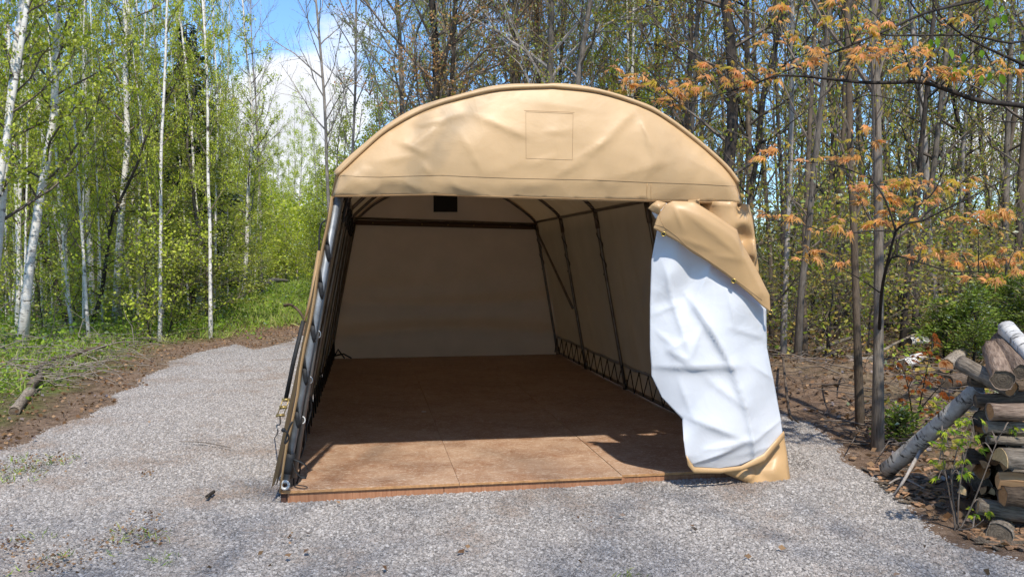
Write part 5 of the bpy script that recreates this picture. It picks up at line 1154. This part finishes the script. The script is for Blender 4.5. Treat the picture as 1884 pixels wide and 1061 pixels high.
# the maple whose trunk stands outside the frame at right; its limbs reach across the top
g = gpt(2110, 960); tb = CAM+_h*6.4+_r*((2110-942)/FPX*6.4); g = Vector((tb.x, tb.y, gzf(tb.x, tb.y)))
ov = empty('overhanging_maple', g); tk = [Vector((0, 0, -.1)), Vector((.03, 0, 1.5)), Vector((.0, .05, 3.)), Vector((.1, 0, 5)), Vector((.15, .1, 8.5))]
mb = MB(); mb.quad_tube(tk, [.10, .085, .075, .06, .02], 12); mb.build('trunk', B_GREY, ov)
def on_trunk(z): 
    for a, b in zip(tk, tk[1:]):
        if a.z <= z <= b.z: return a.lerp(b, (z-a.z)/(b.z-a.z))+g
    return tk[-1]+g
BR = [(1.85, [(2000, 215, 6.55), (1884, 195, 6.15), (1840, 190, 6.10), (1800, 185, 6.05), (1760, 172, 6.00), (1700, 152, 5.95), (1650, 152, 5.95), (1590, 152, 5.90), (1540, 147, 5.90), (1480, 141, 5.85), (1430, 140, 5.80), (1385, 155, 5.75), (1330, 172, 5.75), (1280, 186, 5.75), (1225, 200, 5.75)], .017),
      (2.2, [(1990, 175, 6.45), (1884, 120, 6.15), (1830, 95, 6.05), (1780, 70, 6.05), (1735, 35, 6.05), (1715, 0, 6.05), (1705, -60, 6.05)], .012),
      (2.9, [(1960, -40, 6.35), (1860, -15, 6.15), (1780, 5, 6.15), (1700, 25, 6.05), (1640, 52, 6.05), (1585, 75, 5.95), (1530, 98, 5.95), (1460, 125, 5.85), (1400, 150, 5.75), (1340, 178, 5.65), (1280, 190, 5.60), (1232, 184, 5.55)], .012),
      (2.0, [(1950, 90, 6.35), (1860, 80, 6.15), (1790, 66, 6.15), (1730, 65, 6.10), (1640, 66, 6.05), (1585, 62, 6.05), (1480, 100, 5.95), (1420, 128, 5.85), (1345, 160, 5.75)], .008)]
hubs = []; tw = MB()
for z0, pts, r in BR:
    P = [on_trunk(z0+g.z)]; P += [at(a_, b_, c_+(.5 if a_ < 1430 else .25 if a_ < 1500 else 0)) for a_, b_, c_ in pts]; P = [p-g for p in smooth_line(P, 3)]; hubs += [p+g for p in P[6:]]
    rs = np.linspace(r*1.25, .0022, len(P)); mb = MB(); mb.quad_tube(P, list(rs), 6); mb.build('limb', B_SPR, ov)
SUBB = [[(1585, 75, 5.95), (1560, 115, 5.95), (1535, 155, 5.95), (1500, 190, 5.90), (1460, 222, 5.85), (1420, 255, 5.85), (1385, 290, 5.80), (1345, 322, 5.75)],
        [(1130, 176, 5.95), (1160, 178, 5.95), (1190, 182, 5.95), (1225, 186, 5.95)],
        [(1250, 190, 5.80), (1200, 150, 5.65), (1150, 110, 5.75), (1100, 60, 5.85), (1050, 20, 5.95)], [(1400, 150, 5.75), (1350, 110, 5.85), (1310, 60, 5.95), (1290, 10, 5.95)],
        [(1700, 152, 5.95), (1670, 185, 5.85), (1600, 175, 5.95), (1560, 190, 5.95)], [(1480, 141, 5.85), (1440, 90, 5.90), (1430, 40, 5.95), (1425, -10, 5.95)], [(1640, 52, 6.05), (1600, 20, 6.15), (1560, -10, 6.15)],
        [(1345, 322, 5.75), (1370, 335, 5.75), (1400, 322, 5.80)], [(1884, 225, 6.15), (1830, 222, 6.05), (1790, 205, 6.00)]]
for si, s in enumerate(SUBB):
    P = smooth_line([at(a_, b_, c_+(.45 if a_ < 1450 and si != 1 else 0)) for a_, b_, c_ in s], 4); hubs += P; tw.quad_tube(P, list(np.linspace(.0055, .0018, len(P))), 4, cap=False)
CL = [(1170, 148, 25, 16, 10), (1215, 155, 20, 13, 8), (1250, 168, 30, 12, 14), (1290, 158, 20, 13, 10), (1310, 125, 25, 11, 9), (1345, 138, 25, 14, 11), (1372, 163, 25, 9, 9), (1232, 190, 26, 5, 7), (1150, 165, 15, 6, 5), (1400, 130, 18, 8, 5), (1475, 120, 30, 8, 8), (1425, 146, 15, 6, 5), (1500, 95, 20, 8, 6), (1545, 35, 25, 9, 8), (1600, 48, 25, 11, 11), (1600, 93, 30, 12, 13), (1642, 85, 20, 11, 8), (1575, 114, 15, 9, 7), (1682, 95, 25, 9, 9), (1700, 124, 30, 9, 12), (1742, 130, 20, 7, 8), (1762, 142, 14, 5, 4), (1760, 35, 15, 7, 4), (1442, 18, 20, 9, 6), (1540, 2, 20, 8, 5), (1850, 131, 30, 7, 7), (1812, 120, 20, 5, 5), (1350, 8, 20, 6, 4), (1395, 75, 15, 6, 4), (1130, 118, 12, 5, 3), (1450, 70, 12, 6, 4)]
leafy(ov, [c_ for c_ in CL if c_[0] < 1440], MO, .092, 6.45, tw, hubs, cap=150, extra=1.7)
leafy(ov, [c_ for c_ in CL if c_[0] >= 1440], MO, .092, 5.95, tw, hubs, cap=145, extra=1.9)
BL = [(1711, 80), (1722, 77), (1746, 98), (1772, 106), (1769, 132), (1756, 132), (1791, 134), (1806, 146), (1822, 140), (1805, 100), (1840, 145), (1880, 108), (1832, 40), (1845, 20), (1845, 35), (1820, 55), (1826, 42), (1815, 5), (1823, 8), (1778, 128)]
for k, v_ in enumerate(tw.v): tw.v[k] = v_-g
t2 = MB(); 
for u, v in BL:
    p = at(u, v-8, 5.8); h_ = min(hubs, key=lambda h: (h-p).length); t2.quad_tube([h_-g, h_.lerp(p, .6)+Vector((0, 0, .03))-g, p-g], [.003, .002, .0015], 3, cap=False)
    y = Vector((R.gauss(0, .35), R.gauss(-.3, .3), -1)).normalized(); z = Vector((R.gauss(0, .4), -1, -.1)); x = y.cross(z).normalized(); z = x.cross(y); s = .064*R.uniform(.8, 1.2); o = link('leaf', OV, ov); M = Matrix((x*s, y*s, z*s)).transposed().to_4x4(); M.translation = p-g; o.matrix_local = M
tw.build('twigs', B_SPR, ov, False)['kind'] = 'stuff'; t2.build('twigs', B_SPR, ov, False)['kind'] = 'stuff'
tag(ov, 'maple with long dark limbs and orange young leaves reaching over the roof', 'tree')
# the lower maple sapling
g2 = gpt(1622, 760); sap = empty('maple_sapling', g2); hubs = []; tw = MB()
ST = [([(1622, 762, 8.4), (1618, 640, 7.2), (1622, 540, 6.4), (1636, 470, 6.0), (1648, 425, 5.9)], .016), ([(1648, 425, 5.9), (1665, 412, 5.8), (1698, 405, 5.8), (1740, 385, 5.75), (1780, 366, 5.7), (1830, 340, 5.7), (1890, 308, 5.7)], .009), ([(1622, 540, 6.4), (1640, 475, 6.1), (1690, 482, 6.), (1745, 498, 5.9), (1800, 500, 5.85), (1850, 505, 5.8)], .008), ([(1648, 425, 5.9), (1630, 370, 5.8), (1605, 330, 5.8), (1585, 290, 5.8), (1578, 240, 5.8)], .008), ([(1648, 425, 5.9), (1600, 425, 5.8), (1540, 430, 5.75), (1480, 415, 5.7), (1410, 402, 5.7)], .006), ([(1665, 412, 5.8), (1690, 380, 5.8), (1720, 350, 5.75), (1740, 300, 5.7), (1735, 280, 5.7)], .007), ([(1605, 330, 5.8), (1540, 305, 5.8), (1480, 298, 5.8), (1400, 292, 5.8)], .005), ([(1622, 540, 6.4), (1560, 500, 6.2), (1490, 472, 6.0)], .005)]
for i, (pts, r) in enumerate(ST):
    P = smooth_line([at(*q) for q in pts], 4); P[0] = (g2+Vector((0, 0, -.03))) if i == 0 else P[0]; hubs += P; mb = MB(); mb.quad_tube([p-g2 for p in P], list(np.linspace(r, r*.45 if i == 0 else .002, len(P))), 6); mb.build('trunk' if i == 0 else 'branch', B_SPR, sap)
CL = [(1580, 240, 14, 9, 5), (1590, 265, 12, 7, 4), (1580, 285, 20, 7, 7), (1548, 286, 10, 5, 3), (1430, 270, 15, 7, 5), (1400, 290, 10, 5, 4), (1495, 296, 15, 5, 4), (1600, 343, 35, 11, 15), (1660, 333, 30, 9, 12), (1622, 365, 35, 11, 14), (1720, 344, 30, 9, 10), (1772, 333, 20, 9, 9), (1702, 366, 25, 7, 8), (1646, 390, 20, 9, 8), (1662, 410, 30, 7, 10), (1610, 411, 20, 9, 10), (1532, 421, 20, 7, 8), (1560, 400, 10, 7, 4), (1462, 398, 10, 5, 4), (1430, 398, 8, 5, 3), (1410, 396, 8, 5, 3), (1780, 400, 25, 11, 10), (1822, 394, 20, 8, 9), (1845, 400, 12, 8, 5), (1800, 430, 12, 5, 3), (1700, 455, 20, 9, 7), (1690, 472, 12, 5, 4), (1762, 470, 30, 8, 11), (1802, 484, 35, 8, 15), (1852, 480, 20, 9, 11), (1822, 514, 25, 6, 9), (1862, 500, 20, 7, 8), (1490, 460, 15, 7, 5), (1495, 476, 12, 5, 5), (1537, 481, 9, 4, 3), (1872, 460, 10, 5, 5)]
leafy(sap, CL, MO, .092, 6.0, tw, hubs, cap=298, extra=1.3)
for k, v_ in enumerate(tw.v): tw.v[k] = v_-g2
tw.build('twigs', B_SPR, sap, False)['kind'] = 'stuff'; tag(sap, 'slender maple sapling bearing tiers of drooping orange leaves above the woodpile', 'sapling')
# crimson shrub
g3 = gpt(1680, 800); sh_ = empty('crimson_shrub', g3); tw = MB(); hubs = []
for pts in ([(1682, 800, 7.6), (1675, 740, 7.5), (1665, 690, 7.4), (1640, 640, 7.4)], [(1682, 800, 7.6), (1695, 730, 7.4), (1705, 680, 7.3), (1715, 640, 7.3)], [(1682, 800, 7.6), (1690, 760, 7.4), (1720, 720, 7.3), (1740, 700, 7.2)]):
    P = smooth_line([at(*q) for q in pts], 4); P[0] = g3.copy(); hubs += P; mb = MB(); mb.quad_tube([p-g3 for p in P], list(np.linspace(.008, .002, len(P))), 5); mb.build('stem', B_SPR, sh_)
leafy(sh_, [(1642, 672, 14, 8, 8), (1660, 695, 18, 9, 9), (1714, 618, 14, 9, 10), (1718, 638, 14, 6, 6), (1738, 660, 10, 7, 7), (1706, 650, 14, 8, 8), (1690, 690, 18, 12, 12), (1712, 700, 16, 10, 9), (1685, 720, 18, 10, 10), (1700, 756, 12, 5, 6), (1712, 752, 8, 5, 4), (1670, 735, 14, 9, 8), (1730, 725, 16, 9, 8), (1740, 695, 16, 8, 7), (1670, 660, 16, 9, 8)], MR, .062, 7.35, tw, hubs, cap=150)
for k, v_ in enumerate(tw.v): tw.v[k] = v_-g3
tw.build('twigs', B_SPR, sh_, False)['kind'] = 'stuff'; tag(sh_, 'low shrub with crimson and rust leaves behind the leaning log', 'shrub')
# green sapling in front of the woodpile
g4 = gpt(1762, 975); gs_ = empty('green_sapling', g4); tw = MB(); hubs = []
for pts in ([(1760, 975, 5.0), (1745, 900, 5.), (1736, 850, 5.), (1733, 800, 5.)], [(1762, 975, 5.0), (1765, 900, 4.95), (1778, 830, 4.9), (1792, 800, 4.9)], [(1764, 975, 5.0), (1752, 900, 5.0), (1760, 830, 5.), (1782, 780, 5.)], [(1766, 975, 5.), (1790, 925, 4.95), (1812, 870, 4.9), (1840, 800, 4.9), (1862, 786, 4.85)], [(1760, 975, 5.0), (1790, 970, 4.9), (1810, 955, 4.85)], [(1757, 975, 5.), (1755, 940, 5.), (1750, 880, 5.05), (1752, 855, 5.05)]):
    P = smooth_line([at(*q) for q in pts], 4); P[0] = g4+Vector((R.uniform(-.02, .02), 0, 0)); hubs += P[4:]; mb = MB(); mb.quad_tube([p-g4 for p in P], list(np.linspace(.0055, .0015, len(P))), 5); mb.build('stem', B_TWIG, gs_)
leafy(gs_, [(1733, 792, 16, 7, 9), (1745, 818, 18, 6, 9), (1728, 848, 8, 4, 4), (1770, 776, 14, 8, 9), (1785, 772, 14, 8, 8), (1790, 805, 18, 10, 14), (1800, 822, 12, 7, 7), (1770, 847, 12, 5, 6), (1775, 868, 12, 7, 7), (1752, 872, 6, 4, 3), (1862, 787, 13, 6, 8), (1808, 938, 14, 6, 8), (1795, 955, 14, 5, 6), (1726, 880, 6, 4, 3), (1818, 800, 10, 5, 4)], MG, .048, 4.95, tw, hubs, jit=.06, cap=150)
for k, v_ in enumerate(tw.v): tw.v[k] = v_-g4
tw.build('twigs', B_TWIG, gs_, False)['kind'] = 'stuff'; tag(gs_, 'bright green sapling with thin stems in front of the woodpile', 'sapling')
# bright plants by the pile
g5 = gpt(1700, 800); 
for (u, v, n, lab) in ((1745, 745, 26, 'bright green seedling beside the crooked log stub'), (1650, 762, 14, 'small yellow green plant at the foot of the stout tree'), (1720, 775, 14, 'small green seedling under the leaning log')):
    p = gpt(u, v+30); o = empty('seedling', p); mb = MB(); hs_ = []
    for k in range(5):
        q = Vector((R.gauss(0, .10), R.gauss(0, .10), R.uniform(.15, .32))); mb.quad_tube([Vector((0, 0, 0)), q*.5+Vector((0, 0, .03)), q], [.004, .003, .002], 4, cap=False); hs_.append(q)
    mb.build('stem', B_TWIG, o)
    for k in range(n): put_leaf(R.choice(MG), p+R.choice(hs_)+Vector((R.gauss(0, .05), R.gauss(0, .05), R.gauss(0, .03))), .05, o)
    tag(o, lab, 'seedling')
# trees behind the camera that throw broken shade on the near gravel
for (x, y, k, hs_) in ((-3.4, -9.9, 'pale', .70), (3.2, -9.2, 'grey', .8), (4.9, -8.6, 'green', .85), (.3, -9.9, 'pale', .70), (1.8, -9.5, 'olive', .9)):
    plant(k, (x, y, gzf(x, y)), hs=hs_, ws=1.1, label='tree standing behind the viewpoint, shading the near gravel', group='trees behind the viewpoint')
for o in bpy.data.objects:
    if o.name.split('.')[0] == 'branches': o['kind'] = 'stuff'

# where two or three trees still read alike, their height tells them apart
same = {}
for o in bpy.data.objects:
    if o.get('group') and o.get('category') and o.parent is None: same.setdefault(o['label'], []).append(o)
for lab, os_ in same.items():
    if 2 <= len(os_) <= 3 and 'row' in lab or 2 <= len(os_) <= 3 and lab.startswith('far'):
        os_.sort(key=lambda o: o.scale.z)
        for o, w in zip(os_, ('shorter', 'taller') if len(os_) == 2 else ('shortest', 'middling', 'tallest')): o['label'] = w+' '+lab
